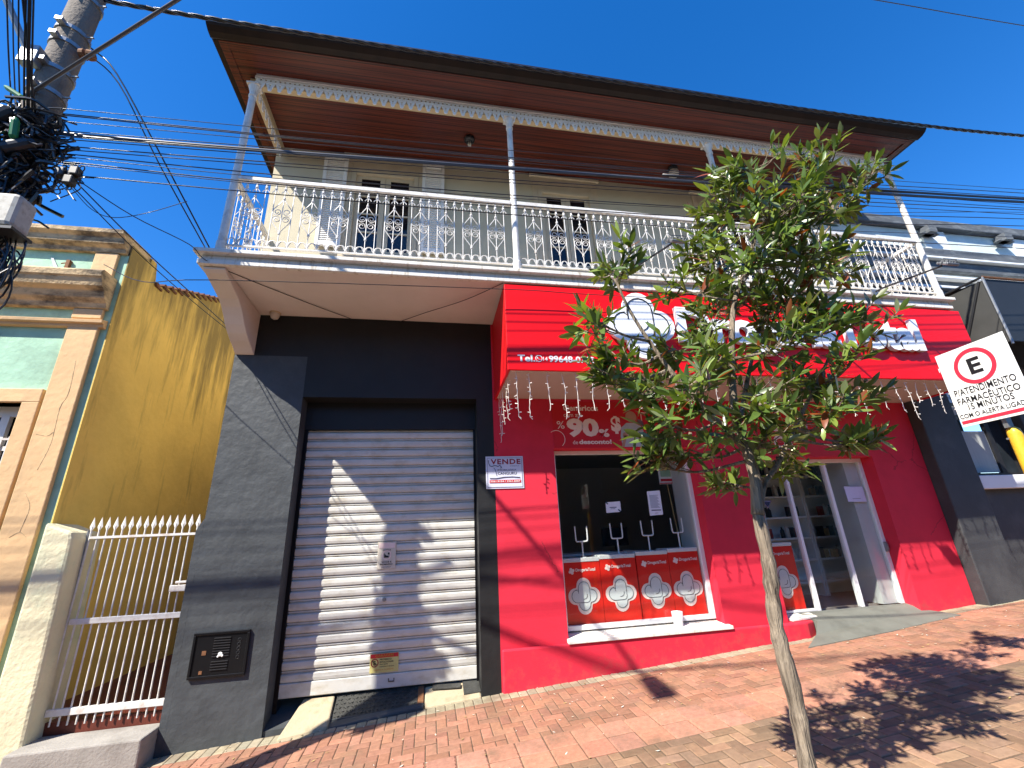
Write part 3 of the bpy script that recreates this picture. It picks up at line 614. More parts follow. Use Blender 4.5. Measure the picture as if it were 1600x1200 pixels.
# shop window
mb = MB(); mb.box(1.651, 1.71, .17, .23, .545, 2.785).box(3.68, 3.739, .17, .23, .545, 2.785).box(1.71, 3.68, .17, .23, 2.735, 2.785).box(1.71, 3.68, .17, .23, .545, .60)
sw = part('shop_window', mb, 'frame_white', B, bevel=.004)
g = MB(); g.box(1.71, 2.645, .196, .202, .60, 2.735).box(2.651, 3.68, .196, .202, .60, 2.735); part('pane', g, 'glass', sw)
mb = MB(); mb.hexa([(1.63, -.075, .455), (3.80, -.075, .455), (3.739, .36, .472), (1.652, .36, .472), (1.63, -.075, .495), (3.80, -.075, .495), (3.739, .36, .543), (1.652, .36, .543)])
part('window_sill', mb, 'slab_trim', sw, bevel=.006)
mb = MB(); mb.box(3.682, 3.738, .232, .62, .545, 2.785); part('jamb', mb, 'jamb_white', sw)
mb = MB(); mb.box(1.652, 1.71, .232, .62, .545, 2.785); part('jamb', mb, 'jamb_white', sw)
# glazed entrance
mb = MB(); mb.box(4.661, 4.70, .20, .26, .52, 2.62).box(6.74, 6.799, .20, .26, .52, 2.62).box(4.70, 6.74, .20, .26, 2.56, 2.618).box(5.335, 5.38, .195, .265, .52, 2.56).box(6.055, 6.105, .195, .265, .52, 2.56).box(4.70, 5.335, .20, .26, .52, .55)
dr = part('glass_door', mb, 'frame_white', B, bevel=.004)
g = MB(); g.box(4.70, 5.335, .226, .232, .55, 2.56).box(5.38, 6.055, .226, .232, .53, 2.56).box(6.105, 6.74, .226, .232, .53, 2.56); part('pane', g, 'glass', dr)
mb = MB(); mb.box(6.50, 6.798, .262, .70, .52, 2.62); part('jamb', mb, 'jamb_white', dr)
mb = MB(); mb.box(6.735, 6.775, .165, .20, 1.22, 1.36).box(6.745, 6.765, .15, .165, 1.25, 1.33); part('handle', mb, 'galv', dr, bevel=.004)
mb = MB(); mb.hexa([(4.72, -.015, .463), (5.16, .05, .463), (5.16, .19, .463), (4.68, .19, .463), (4.72, -.012, .49), (5.16, .05, .49), (5.16, .19, .518), (4.68, .19, .518)]); part('sill_stone', mb, 'slab_trim', dr, bevel=.006)
# shop interior
mb = MB(); mb.box(.84, 7.7, 4.6, 4.7, .4, 3.45).box(.84, .94, .37, 4.6, .4, 3.45).box(7.6, 7.7, .37, 4.6, .4, 3.45); part('interior_wall', mb, 'interior', B)
mb = MB(); mb.box(.84, 7.7, .362, 4.6, .42, .515); part('floor', mb, 'interior_floor', B)
mb = MB(); mb.box(.84, 7.7, .362, 4.6, 3.2, 3.3); part('ceiling', mb, 'ceiling', B)
# soffit lamps of the balcony, small lamp under the slab (all fixed fittings)
def bowl_lamp(x, y, z, globe, label):
    t = thing('ceiling_lamp', label, 'ceiling lamp', (x, y, z), 'lamps on the wooden eaves')
    mb = MB(); mb.lathe([(.075, -.001), (.085, -.03), (.075, -.06), (.05, -.07)], (x, y, z), 18); part('base', mb, 'black_metal', t, smooth=True)
    mb = MB()
    if globe: mb.lathe([(.05, -.065)]+[(.09*math.sin(a), -.135+.085*math.cos(a)) for a in [math.pi*k/9 for k in range(1, 9)]]+[(.004, -.222)], (x, y, z), 18)
    else: mb.lathe([(.018, -.07), (.018, -.10), (.028, -.12), (.026, -.15), (.012, -.168)], (x, y, z), 12)
    part('globe' if globe else 'bulb', mb, 'lamp_glass', t, smooth=True)
bowl_lamp(.51, -.56, 7.60, False, 'dark ceiling lamp with a bare bulb, its globe missing, on the plank eaves')
bowl_lamp(4.04, -.46, 7.60, True, 'dark ceiling lamp with a milky round globe on the plank eaves')
t = thing('bulkhead_lamp', 'small round cream lamp under the balcony in the dark corner beside the corbel', 'lamp', (-2.08, -.07, 4.60))
mb = MB(); mb.lathe([(.055, .045), (.06, .02), (.058, 0), (.045, -.035), (.02, -.05)], (-2.08, -.07, 4.60), 16); part('shade', mb, 'lamp_glass', t, smooth=True)
mb = MB(); mb.lathe([(.07, .045), (.07, .030)], (-2.08, -.07, 4.60), 16); part('base', mb, 'beam', t)

# ================================================================== LEFT HOUSE
Hs = thing('plaster_house', 'mint and peach plaster house with weathered cornice and stained ochre side wall', 'house', (-7, 0, 0))
XA = -3.99
mb = MB(); wallgrid(mb, -11, XA, -1.0, 5.44, 0.0, .4, [(-5.75, -4.61, 1.2, 3.38), (-8.4, -7.3, 1.2, 3.38)])
part('wall', mb, 'mint', Hs, label='mint green front wall')
mb = MB(); mb.prism([(XA-.30, .401, -1), (XA-.30, .401, 5.68), (XA-.30, .52, 5.68), (XA-.30, .60, 5.36), (XA-.30, 2.4, 6.18), (XA-.30, 5.0, 6.9), (XA-.30, 12, 5.2), (XA-.30, 12, -1)], (.30, 0, 0))
part('wall', mb, 'yellow_wall', Hs, label='stained ochre side wall')
mb = MB(); mb.box(XA-.012, XA+.002, -.002, .4, -1, 5.60); part('corner_return', mb, 'yellow_wall', Hs)
mb = MB()
mb.box(-4.40, -4.075, -.055, -.002, -1, 4.36)
part('pilaster', mb, 'peach', Hs, bevel=.01)
for xa, xb, za, zb in ((-4.36, -4.10, 5.06, 5.43), (-4.40, -4.08, 4.47, 4.60)):
    mb = MB(); mb.box(xa, xb, -.05, -.002, za, zb); part('pilaster_block', mb, 'peach', Hs, bevel=.008)
def molding(name, prof, x1, m, ret=0.0):
    mb = MB(); mb.prism([(-11, y, z) for y, z in prof], (x1+11, 0, 0)); return part(name, mb, m, Hs, bevel=.004)
molding('cornice', [(-.003, 4.60), (-.06, 4.61), (-.08, 4.67), (-.13, 4.72), (-.16, 4.80), (-.22, 4.84), (-.25, 4.93), (-.27, 4.95), (-.28, 5.02), (-.25, 5.05), (-.003, 5.055)], XA-.06, 'cornice')
molding('parapet_coping', [(.42, 5.44), (-.05, 5.44), (-.06, 5.50), (-.12, 5.54), (-.13, 5.62), (-.18, 5.66), (-.18, 5.72), (.42, 5.74)], XA-.03, 'cornice')
molding('string_course', [(-.003, 4.34), (-.06, 4.35), (-.065, 4.385), (-.10, 4.39), (-.105, 4.43), (-.003, 4.46)], XA-.03, 'peach')
# window with peach surround and iron grille
for xa, xb in ((-5.75, -4.61), (-8.4, -7.3)):
    mb = MB(); mb.box(xb, xb+.17, -.045, .30, 1.2, 3.38).box(xa-.17, xa, -.045, .30, 1.2, 3.38).box(xa-.17, xb+.17, -.045, .30, 3.38, 3.54).box(xa-.2, xb+.2, -.07, .30, 1.10, 1.199)
    w_ = part('window', mb, 'peach', Hs, bevel=.008)
    mb = MB(); mb.box(xa, xb, .16, .20, 3.26, 3.379).box(xb-.05, xb, .16, .20, 1.2, 3.26).box(xa, xa+.05, .16, .20, 1.2, 3.26).box(xb-.30, xb-.22, .15, .20, 1.2, 3.26).box((xa+xb)/2-.04, (xa+xb)/2+.04, .15, .20, 1.2, 3.26)
    mb.box(xa+.05, xb-.05, .165, .195, 2.86, 2.91).box(xa+.05, xb-.05, .165, .195, 2.3, 2.35); part('sash', mb, 'shutter_wood', w_)
    mb = MB(); mb.box(xa, xb, .21, .22, 1.2, 3.379); part('pane', mb, 'dark_glass', w_)
    mb = MB()
    for k in range(9): x = xb-.08-k*.125; mb.tube([(x, .06, 1.25), (x, .06, 3.0)], .008, 6)
    for z in (1.4, 2.2, 2.97): mb.box(xa+.01, xb-.01, .052, .068, z-.012, z+.012)
    part('grille', mb, 'white_metal', w_)
mb = MB()
for k in range(26):
    y = .60+k*.17; z = 5.36+(y-.6)*.4556 if y < 2.4 else 6.18+(y-2.4)*.277
    mb.tube([(XA-.35, y, z+.012), (XA+.035, y, z+.015)], [.040, .034], 7)
    mb.box(XA-.33, XA+.02, y+.02, y+.14, z-.015, z+.018)
part('roof_edge', mb, 'roof_tile', Hs)
mb = MB(); mb.add([(-11, .45, 5.35), (XA-.31, .45, 5.35), (XA-.31, 5, 6.95), (-11, 5, 6.95)], [(0, 1, 2, 3)]); part('roof', mb, 'roof_tile', Hs)
mb = MB(); mb.xz([(-3.985, -1), (-3.60, -1), (-3.70, 1.86), (-3.72, 1.93), (-3.985, 2.04)], -.10, .35); part('gate_pier', mb, 'cream_pillar', Hs, bevel=.03)
# alley behind the gate
mb = MB(); mb.box(XA+.001, -2.585, .12, 9, -.3, .17); setting('alley_floor', mb, 'alley_tile')
mb = MB(); mb.hexa([(-3.70, -.28, -.6), (-2.585, -.28, -.6), (-2.585, .119, -.6), (-3.70, .119, -.6), (-3.66, -.27, .055), (-2.585, -.27, .065), (-2.585, .119, .075), (-3.66, .119, .065)])
setting('entrance_step', mb, 'concrete', bevel=.015)

mb = MB(); mb.hexa([(-4.86, -.012, 5.33), (-4.83, -.012, 5.33), (-4.71, -.012, 5.13), (-4.76, -.012, 5.13), (-4.86, -.002, 5.33), (-4.83, -.002, 5.33), (-4.71, -.002, 5.13), (-4.76, -.002, 5.13)]); part('old_bracket', mb, 'galv', Hs)
mb = MB(); mb.tube([(-4.72, -.02, 5.25), (-4.60, -.02, 5.28)], .008, 5).box(-4.66, -4.62, -.04, -.002, 5.17, 5.30); part('old_bracket', mb, 'rust', Hs)
mb = MB()
for pts in (((-4.20, 3.9), (-4.17, 3.5), (-4.21, 3.3), (-4.19, 2.9), (-4.24, 2.6)), ((-4.36, 3.0), (-4.25, 2.98), (-4.20, 3.02)), ((-4.30, 1.9), (-4.22, 1.95), (-4.15, 1.9)), ((-4.28, 2.35), (-4.2, 2.2), (-4.22, 1.95))): mb.tube(smoothcurve([(x, -.0545, z) for x, z in pts], 4), .0035, 4)
part('plaster_crack', mb, 'cornice', Hs)
# ================================================================== GATE
G = thing('spiked_gate', 'white iron gate with spear tips between the ochre wall and charcoal corner', 'gate', (-3.1, .1, .2))
mb = MB(); mb.box(-3.66, -2.60, .085, .115, 1.86, 1.885); part('top_rail', mb, 'white_metal', G)
mb = MB(); mb.box(-3.64, -2.60, .08, .12, 1.02, 1.075); part('rail', mb, 'white_metal', G, bevel=.004)
mb = MB(); mb.box(-3.64, -2.60, .08, .12, .225, .285); part('rail', mb, 'white_metal', G, bevel=.004)
p0 = None
for k in range(15):
    x = -3.665+k*.075
    if p0 is None:
        mb = MB(); mb.tube([(x, .1, .14), (x, .1, 1.99)], .0085, 6)
        mb.add([(x, .094, 1.93), (x+.026, .1, 1.985), (x, .1, 2.09), (x-.026, .1, 1.985), (x, .106, 1.985), (x, .094, 1.985)], [(0, 1, 5), (1, 2, 5), (2, 3, 5), (3, 0, 5), (0, 4, 1), (1, 4, 2), (2, 4, 3), (3, 4, 0)])
        p0 = part('spear_bar', mb, 'white_metal', G); xx = x
    else: copy_tree(p0, loc=(x-xx, 0, 0), parent=G)
mb = MB(); mb.box(-2.76, -2.60, .05, .085, 1.28, 1.345).box(-2.71, -2.60, .045, .08, 1.36, 1.385); part('latch', mb, 'white_metal', G, bevel=.006)
mb = MB(); mb.tube([(-3.668, .12, .1), (-3.70, .12, 1.95)], .016, 8); part('hinge_post', mb, 'galv', G)

# ================================================================== RIGHT SHOP
Rb = thing('neighbour_shop', 'low shop with dark grey front and pale blue parapet right of the red wall', 'building', (11, 0, 0))
mb = MB(); wallgrid(mb, 7.775, 17, -.5, 5.5, 0.02, .4, [(8.72, 9.95, 2.28, 4.5), (10.5, 12.5, .3, 4.2)]); part('wall', mb, 'grey_wall', Rb)
mb = MB(); mb.box(7.78, 8.50, -.17, .018, -.5, 3.62); part('pilaster', mb, 'grey_wall', Rb, bevel=.015)
for xa, xb, y in ((7.78, 7.90, -.12), (8.30, 8.46, -.06)):
    mb = MB(); mb.box(xa, xb, y, .018, 3.63, 4.6); part('pilaster_block', mb, 'jamb_white', Rb)
mb = MB(); mb.box(9.96, 10.35, -.12, .018, -.5, 4.5); part('pilaster', mb, 'grey_wall', Rb, bevel=.015)
mb = MB(); mb.box(8.60, 10.0, -.10, .018, 2.06, 2.27); part('window_sill', mb, 'frame_white', Rb, bevel=.01)
mb = MB(); mb.box(8.72, 8.78, .12, .18, 2.28, 4.5).box(9.88, 9.95, .12, .18, 2.28, 4.5).box(8.78, 9.88, .12, .18, 2.28, 2.33).box(9.48, 9.58, .12, .18, 2.33, 4.5).box(8.78, 9.88, .12, .18, 3.25, 3.31)
w_ = part('window', mb, 'black_metal', Rb)
mb = MB(); mb.box(8.78, 9.48, .155, .160, 3.31, 4.5); part('pane', mb, 'dim_glass', w_)
mb = MB(); mb.box(9.58, 9.88, .155, .16, 2.33, 4.5); part('pane', mb, 'dim_glass', w_)
mb = MB(); mb.box(8.79, 9.47, .150, .155, 2.34, 3.05); part('blind', mb, 'curtain', w_)
mb = MB(); mb.box(8.80, 9.46, .148, .1545, 3.34, 3.50); part('blind', mb, 'curtain', w_)
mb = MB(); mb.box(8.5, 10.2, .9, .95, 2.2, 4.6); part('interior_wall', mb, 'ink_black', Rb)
mb = MB(); mb.box(8.82, 9.46, .149, .1545, 3.56, 3.95); part('hanging_cloth', mb, 'blue_fabric', w_)
# parapet bands
def band(name, z0, z1, y, m, bev=.01, x0=7.40):
    mb = MB(); mb.box(x0, 17, y, .4, z0, z1); return part(name, mb, m, Rb, bevel=bev)
band('cornice', 5.502, 5.72, -.10, 'slate'); band('moulding', 5.722, 5.78, -.18, 'white_trim'); band('cornice', 5.782, 5.96, -.06, 'slate')
band('moulding', 5.962, 6.02, -.16, 'white_trim'); band('frieze', 6.022, 6.16, -.02, 'pale_blue'); band('cornice', 6.162, 6.38, -.12, 'slate'); band('moulding', 6.382, 6.43, -.20, 'white_trim'); band('cornice', 6.432, 6.66, -.14, 'slate')
band('parapet', 6.662, 7.22, .02, 'pale_blue'); band('coping', 7.222, 7.42, -.10, 'slate', .02); 
for xa, xb in ((9.7, 10.3), (12.1, 13.0)):
    mb = MB(); mb.box(xa, xb, -.02, .018, 6.67, 7.2); part('parapet_panel', mb, 'white_trim', Rb)
for x in (9.75, 11.7):
    mb = MB(); mb.box(x-.10, x+.10, -.20, -.02, 7.02, 7.18).prism([(x-.22, -.14, 7.02), (x+.22, -.14, 7.02), (x, -.14, 7.14)], (0, .1, 0)); part('spout', mb, 'slate', Rb)
# black awning box of the shop
t = thing('black_awning', 'black box awning on a frame, jutting from the slate mouldings of the neighbouring shop', 'awning', (11, -.6, 5))
mb = MB(); mb.hexa([(8.66, -1.13, 4.15), (16, -1.13, 4.15), (16, -1.12, 4.15), (8.66, -1.12, 4.15), (8.66, -1.13, 5.25), (16, -1.13, 5.25), (16, -1.12, 5.25), (8.66, -1.12, 5.25)]); part('front_panel', mb, 'awning', t)
mb = MB(); mb.prism([(8.66, -1.118, 4.15), (8.66, -1.118, 5.22), (8.66, -.10, 5.22), (8.66, -.10, 4.30)], (.012, 0, 0)); part('side_panel', mb, 'awning_grey', t)
mb = MB(); mb.hexa([(8.673, -1.118, 5.20), (16, -1.118, 5.20), (16, .0, 5.35), (8.673, .0, 5.35), (8.673, -1.118, 5.215), (16, -1.118, 5.215), (16, .0, 5.365), (8.673, .0, 5.365)]); part('top_panel', mb, 'awning', t)
mb = MB(); mb.tube([(8.65, -1.14, 4.1), (8.65, -1.14, 5.27)], .018, 6); part('frame_post', mb, 'galv', t)
mb = MB(); mb.tube([(8.645, -1.14, 5.27), (8.645, -.02, 5.27)], .02, 6); part('frame_rod', mb, 'black_metal', t)
mb = MB(); mb.tube([(8.65, -1.14, 5.27), (16, -1.14, 5.27)], .022, 6); part('frame_rod', mb, 'rust', t)
mb = MB(); mb.tube([(8.652, -1.08, 5.22), (8.652, -.55, 4.22)], .02, 6); part('brace', mb, 'black_metal', t)

# ================================================================== SHOP SIGN
S = thing('fascia_sign', 'big red fascia sign box with white raised letters and plus emblem under the balcony', 'shop sign', (4.3, -.6, 3.5))
X0, X1, YS = .85, 7.86, -1.14
mb = MB(); mb.box(X0, X1, YS, YS+.03, 3.48, 4.61); part('front_panel', mb, 'sign_red', S, bevel=.006)
for xa in (X0, X1-.03):
    mb = MB(); mb.box(xa, xa+.03, YS+.031, -.002, 3.48, 4.61); part('side_panel', mb, 'sign_side', S)
mb = MB(); mb.box(X0+.031, X1-.031, YS+.031, -.002, 3.50, 3.53); part('soffit_panel', mb, 'soffit_board', S)
mb = MB(); mb.box(X0+.031, X1-.031, YS+.031, -.06, 4.58, 4.60); part('top_panel', mb, 'sign_side', S)
mb = MB(); mb.box(6.20, 6.55, -.72, -.42, 3.488, 3.499); part('lamp_panel', mb, 'led_panel', S)
mb = text_mb('DrogariaTotal', (3.06, YS-.012, 3.74), UX, UZ, w=3.80, h=.64, bold=.038, ext=.06)
part('lettering', mb, ['letter_white', 'letter_side'], S)
def plus_outline(c, a, w, bul, u=UX, v=UZ, n=10):
    """plus made of two crossing capsules: arm reach a, half-width w, fillet bul"""
    c, u, v = Vector(c), Vector(u), Vector(v); pts = []
    for q in range(4):
        ca, sa = math.cos(q*math.pi/2), math.sin(q*math.pi/2)
        loc = [(a-w+w*math.cos(t), w*math.sin(t)) for t in [-math.pi/2+math.pi*k/n for k in range(n+1)]]
        loc += [(w+bul-bul*math.sin(t)*1.0, w+bul-bul*math.cos(t)) for t in [math.pi/2*k/5 for k in range(6)]]
        pts += [(x*ca-y*sa, x*sa+y*ca) for x, y in loc]
    return [c+u*x+v*y for x, y in pts]
def plus_solid(mb, c, a, w, bul, d0, d1, u=UX, v=UZ):
    nn = Vector(u).cross(Vector(v)); o = plus_outline(c, a, w, bul, u, v); mb.prism([p+nn*d0 for p in o], nn*(d1-d0)); return mb
mb = MB(); plus_solid(mb, (2.56, YS, 4.10), .46, .215, .03, .012, .06); part('emblem', mb, 'letter_white', S, bevel=.012)
mb = MB(); plus_solid(mb, (2.56, YS, 4.10), .40, .155, .03, .0605, .066); em = part('emblem_face', mb, 'letter_white', S)
def pill_lines(c, s, d, u=UX, v=UZ, r=.008):
    """the pill drawing inside the plus: an L-shaped capsule, a smile and two arm ends"""
    c, u, v = Vector(c), Vector(u), Vector(v); nn = u.cross(v); mb = MB(); w = .42; a = .93
    def P(pts): return [c+u*(x*s)+v*(y*s)+nn*d for x, y in pts]
    top = [(-w, .18)] + [(-w, a-w)] + [(w*math.cos(t), a-w+w*math.sin(t)) for t in [math.pi-math.pi*k/8 for k in range(1, 9)]]
    L = top + [(w, -w+.22), (w-.07, -w+.06), (w-.22, -w)] + [(-(a-w)+w*math.cos(t), w*math.sin(t)) for t in [-math.pi/2-math.pi*k/8 for k in range(0, 9)]] + [(-w-.12, w-.02), (-w-.02, w-.12), (-w, .55)]
    mb.tube(P(L), r, 4)
    mb.tube(P([(.22, .12), (.22, -.03), (.15, -.13), (.05, -.19), (-.10, -.20)]), r, 4)
    mb.tube(P([(w+.06, w)] + [(a-w+w*math.cos(t), w*math.sin(t)) for t in [math.pi/2-math.pi*k/8 for k in range(9)]] + [(w+.08, -w), (w, -w-.08)]), r, 4)
    mb.tube(P([(w, -w-.08), (w, -(a-w))] + [(w*math.cos(t), -(a-w)+w*math.sin(t)) for t in [-math.pi*k/8 for k in range(9)]] + [(-w, -w-.1)]), r, 4)
    return mb
part('emblem_lines', pill_lines((2.56, YS, 4.10), .40, .068, r=.008), 'ink_black', S)
mb = text_mb('Tel.', (.97, YS-.004, 3.585), UX, UZ, w=.21, h=.085, bold=.03)
text_mb('14', (1.275, YS-.004, 3.60), UX, UZ, w=.055, h=.05, bold=.02, mb=mb); text_mb('99648-0768', (1.345, YS-.004, 3.585), UX, UZ, w=.565, h=.085, bold=.035, mb=mb)
text_mb('m', (7.02, YS-.004, 3.585), UX, UZ, w=.09, h=.06, bold=.03, mb=mb)
part('phone_number', mb, 'ink_white', S)
mb = MB(); c = (1.225, YS-.004, 3.628); disc(mb, c, .034, .043, UX, UZ, 24); mb.quad((1.185, YS-.004, 3.585), (1.205, YS-.004, 3.590), (1.190, YS-.004, 3.606))
mb.tube([(1.225+dx, YS-.006, 3.628+dz) for dx, dz in ((-.018, .016), (-.016, .002), (-.006, -.010), (.006, -.016), (.018, -.016))], .006, 5); part('phone_symbol', mb, 'ink_white', S)
# curtain lights under the front edge of the sign
I = thing('icicle_lights', 'white icicle fairy lights hanging in strands below the red sign box', 'string lights', (4.3, YS+.08, 3.49))
rg = random.Random(5)
def strand(x, y, L):
    mb = MB(); pts = [(x, y, 3.495)]; z = 3.495; xx = x; yy = y
    while z > 3.495-L:
        z -= .05; xx += rg.uniform(-.009, .009)+.001; yy += rg.uniform(-.008, .008); pts.append((xx, yy, z))
        if rg.random() < .62: s_ = rg.choice((-1, 1)); mb.tube([(xx, yy, z), (xx+s_*.028, yy+rg.uniform(-.02, .02), z+rg.uniform(-.012, .012))], [.004, .006], 4)
    pts.append((xx+rg.uniform(-.03, .03), yy, z-.03)); mb.tube(pts, .0042, 4); return mb
x = X0+.10
while x < X1-.05:
    part('light_strand', strand(x, YS+.07, rg.choice((.30, .42, .48, .36))+rg.uniform(-.04, .05)), 'bulb_wire', I); x += .185+rg.uniform(-.02, .03)
for y in (-.85, -.65, -.45, -.25, -.08): part('light_strand', strand(X0+.05, y, rg.uniform(.35, .6)), 'bulb_wire', I)
mb = MB(); mb.tube([(X0+.04, -.05, 3.492), (X0+.04, YS+.07, 3.490), (X1-.05, YS+.07, 3.490)], .005, 4); part('lead_wire', mb, 'bulb_wire', I)

# ================================================================== UTILITY POLE
PX, PY = -3.59, -2.07
U = thing('utility_pole', 'tall weathered concrete utility pole with steel clamps at the kerb, wrapped in cables', 'utility pole', (PX, PY, gz(PX, PY)))
mb = MB(); mb.lathe([(.165, -.5), (.135, 4.2), (.125, 6.0), (.105, 9.6)], (PX, PY, 0), 24); part('shaft', mb, 'pole', U, smooth=True)
for z in (5.74, 6.02, 6.38, 6.57, 7.05):
    mb = MB(); r = .128-(z-5.5)*.004
    mb.lathe([(r+.002, z-.022), (r+.010, z-.022), (r+.010, z+.022), (r+.002, z+.022)], (PX, PY, 0), 24)
    mb.box(PX-.03, PX+.03, PY-r-.06, PY-r-.005, z-.02, z+.02).tube([(PX-r-.06, PY+.02, z), (PX+r+.07, PY-.02, z)], .010, 6)
    part('clamp', mb, 'galv', U)
mb = MB(); mb.tube([(PX-.10, PY-.12, 6.0), (PX-.30, PY-.45, 6.6), (PX-.42, PY-.75, 7.3)], .03, 8); part('bracket_arm', mb, 'galv', U)
mb = MB(); mb.box(PX-.16, PX-.02, PY-.20, PY-.12, 5.93, 6.14); part('bracket_plate', mb, 'galv', U, bevel=.006)
mb = MB(); mb.lathe([(.02, 0), (.045, .01), (.05, .05), (.03, .065), (.05, .08), (.045, .12), (.02, .13)], (PX+.15, PY-.04, 6.30), 12, (0, 1, 0), (0, 0, 1), (1, 0, 0)); part('insulator', mb, 'rust', U)
mb = MB(); mb.tube(smoothcurve([(PX, PY, 7.6), (PX-.14, PY-1.0, 8.35), (PX-.32, PY-2.2, 8.85), (PX-.43, PY-2.95, 9.0)]), .032, 8); part('lamp_arm', mb, 'galv', U)
mb = MB(); mb.hexa([(PX-.66, PY-3.55, 8.95), (PX-.36, PY-3.55, 8.95), (PX-.32, PY-2.95, 8.97), (PX-.54, PY-2.95, 8.97), (PX-.62, PY-3.5, 9.06), (PX-.40, PY-3.5, 9.06), (PX-.36, PY-2.95, 9.08), (PX-.50, PY-2.95, 9.08)]); part('lamp_head', mb, 'box_grey', U, bevel=.02)
# tangle of coiled wires and splice boxes strapped to the pole
T = thing('cable_tangle', 'messy black knot of coiled wires and splice boxes strapped round the concrete pole', 'cable tangle', (PX, PY, 4.6))
rt = random.Random(21); mb = MB()
def clump_z(): return 5.02+rt.uniform(-.42, .40) if rt.random() < .75 else rt.uniform(4.2, 4.7)
for k in range(46):
    z = clump_z(); an = rt.uniform(-2.7, .2); rr = rt.uniform(.14, .23)
    c = Vector((PX+rr*math.cos(an), PY+rr*math.sin(an), z)); A = Vector((rt.uniform(-1, 1), rt.uniform(-.5, .5), rt.uniform(-.5, .4))).normalized(); Bv = A.cross(Vector((rt.uniform(-1, 1), rt.uniform(-1, 1), rt.uniform(-1, 1)))).normalized()
    ra = rt.uniform(.05, .17); rb = ra*rt.uniform(.15, .5)
    mb.tube([c+A*ra*math.cos(t)+Bv*rb*math.sin(t)+Vector((0, 0, -.05*math.sin(t*2))) for t in [2*math.pi*j/14 for j in range(14)]], rt.choice((.006, .008, .011, .014)), 5, closed=True)
for k in range(150):
    z = clump_z(); an = rt.uniform(-2.7, .5); rr = rt.uniform(.13, .22)
    p = Vector((PX+rr*math.cos(an), PY+rr*math.sin(an), z)); d = Vector((rt.uniform(-.26, .26), rt.uniform(-.16, .08), rt.uniform(-.26, .20)))
    mb.tube(smoothcurve([p-d*.6, p+Vector((rt.uniform(-.06, .06), rt.uniform(-.08, .03), rt.uniform(-.05, .05))), p+d*.6], 4), rt.choice((.006, .009, .012, .017)), 5)
for k in range(12):
    mb.tube([(PX+(.15+.012*(k%3))*math.cos(t), PY+(.15+.012*(k%3))*math.sin(t), 4.62+k*.068+.04*math.sin(t+k)) for t in [2*math.pi*j/20 for j in range(20)]], .013, 5, closed=True)
for k in range(16):
    x0 = PX+rt.uniform(-.16, .12); mb.tube(smoothcurve([(x0, PY-.17, 4.7), (x0+rt.uniform(-.06, .06), PY-.2, 4.4), (PX+rt.uniform(-.08, .16), PY-.2, 4.0), (PX+rt.uniform(0, .25), PY-.22, 3.8)], 4), rt.choice((.006, .008, .012)), 5)
part('wire_coils', mb, 'cable', T)
for (x, y, z, rr, hh, m) in ((PX-.10, PY-.22, 5.18, .06, .34, 'black_metal'), (PX+.12, PY-.19, 4.95, .05, .26, 'black_metal'), (PX+.02, PY-.24, 4.86, .06, .36, 'black_metal'), (PX+.11, PY-.24, 5.08, .028, .20, 'green_plastic'), (PX-.02, PY-.22, 5.50, .022, .2, 'green_plastic')):
    mb = MB(); tl = Vector((rt.uniform(-.8, .8), rt.uniform(-.2, .2), rt.uniform(.2, 1))).normalized(); u_ = tl.orthogonal().normalized(); v_ = tl.cross(u_)
    mb.lathe([(rr*.5, -hh/2), (rr, -hh/2+.03), (rr, hh/2-.03), (rr*.6, hh/2)], (x, y, z), 12, u_, v_, tl); part('splice_box', mb, m, T, smooth=False)
# hanging splice clump just right of the pole
t = thing('splice_bundle', 'small black bundle of splices hanging on the cables just right of the pole', 'cable splice', (-3.16, -2.10, 4.855))
mb = MB()
for k in range(26):
    c = Vector((-3.16+rt.gauss(0, .05), -2.10+rt.gauss(0, .03), 4.845+rt.gauss(0, .045))); A = Vector((rt.uniform(-1, 1), rt.uniform(-1, 1), rt.uniform(-1, 1))).normalized(); Bv = A.orthogonal().normalized(); ra = rt.uniform(.02, .075)
    mb.tube([c+A*ra*math.cos(q)+Bv*ra*.6*math.sin(q) for q in [2*math.pi*j/12 for j in range(12)]], .005, 4, closed=True)
for k in range(9):
    p = Vector((-3.15+rt.gauss(0, .04), -2.10, 4.79)); mb.tube(smoothcurve([p, p+Vector((rt.uniform(-.08, .06), 0, -.10)), p+Vector((rt.uniform(-.22, .10), rt.uniform(-.05, .05), rt.uniform(-.24, -.1)))], 5), .0045, 4)
part('wire_coils', mb, 'cable', t)
for dx, dz in ((-.05, .0), (.05, .02), (.03, -.08)):
    mb = MB(); mb.box(-3.16+dx-.035, -3.16+dx+.035, -2.15, -2.08, 4.845+dz-.05, 4.845+dz+.035); part('splice_box', mb, 'black_metal', t, bevel=.01)
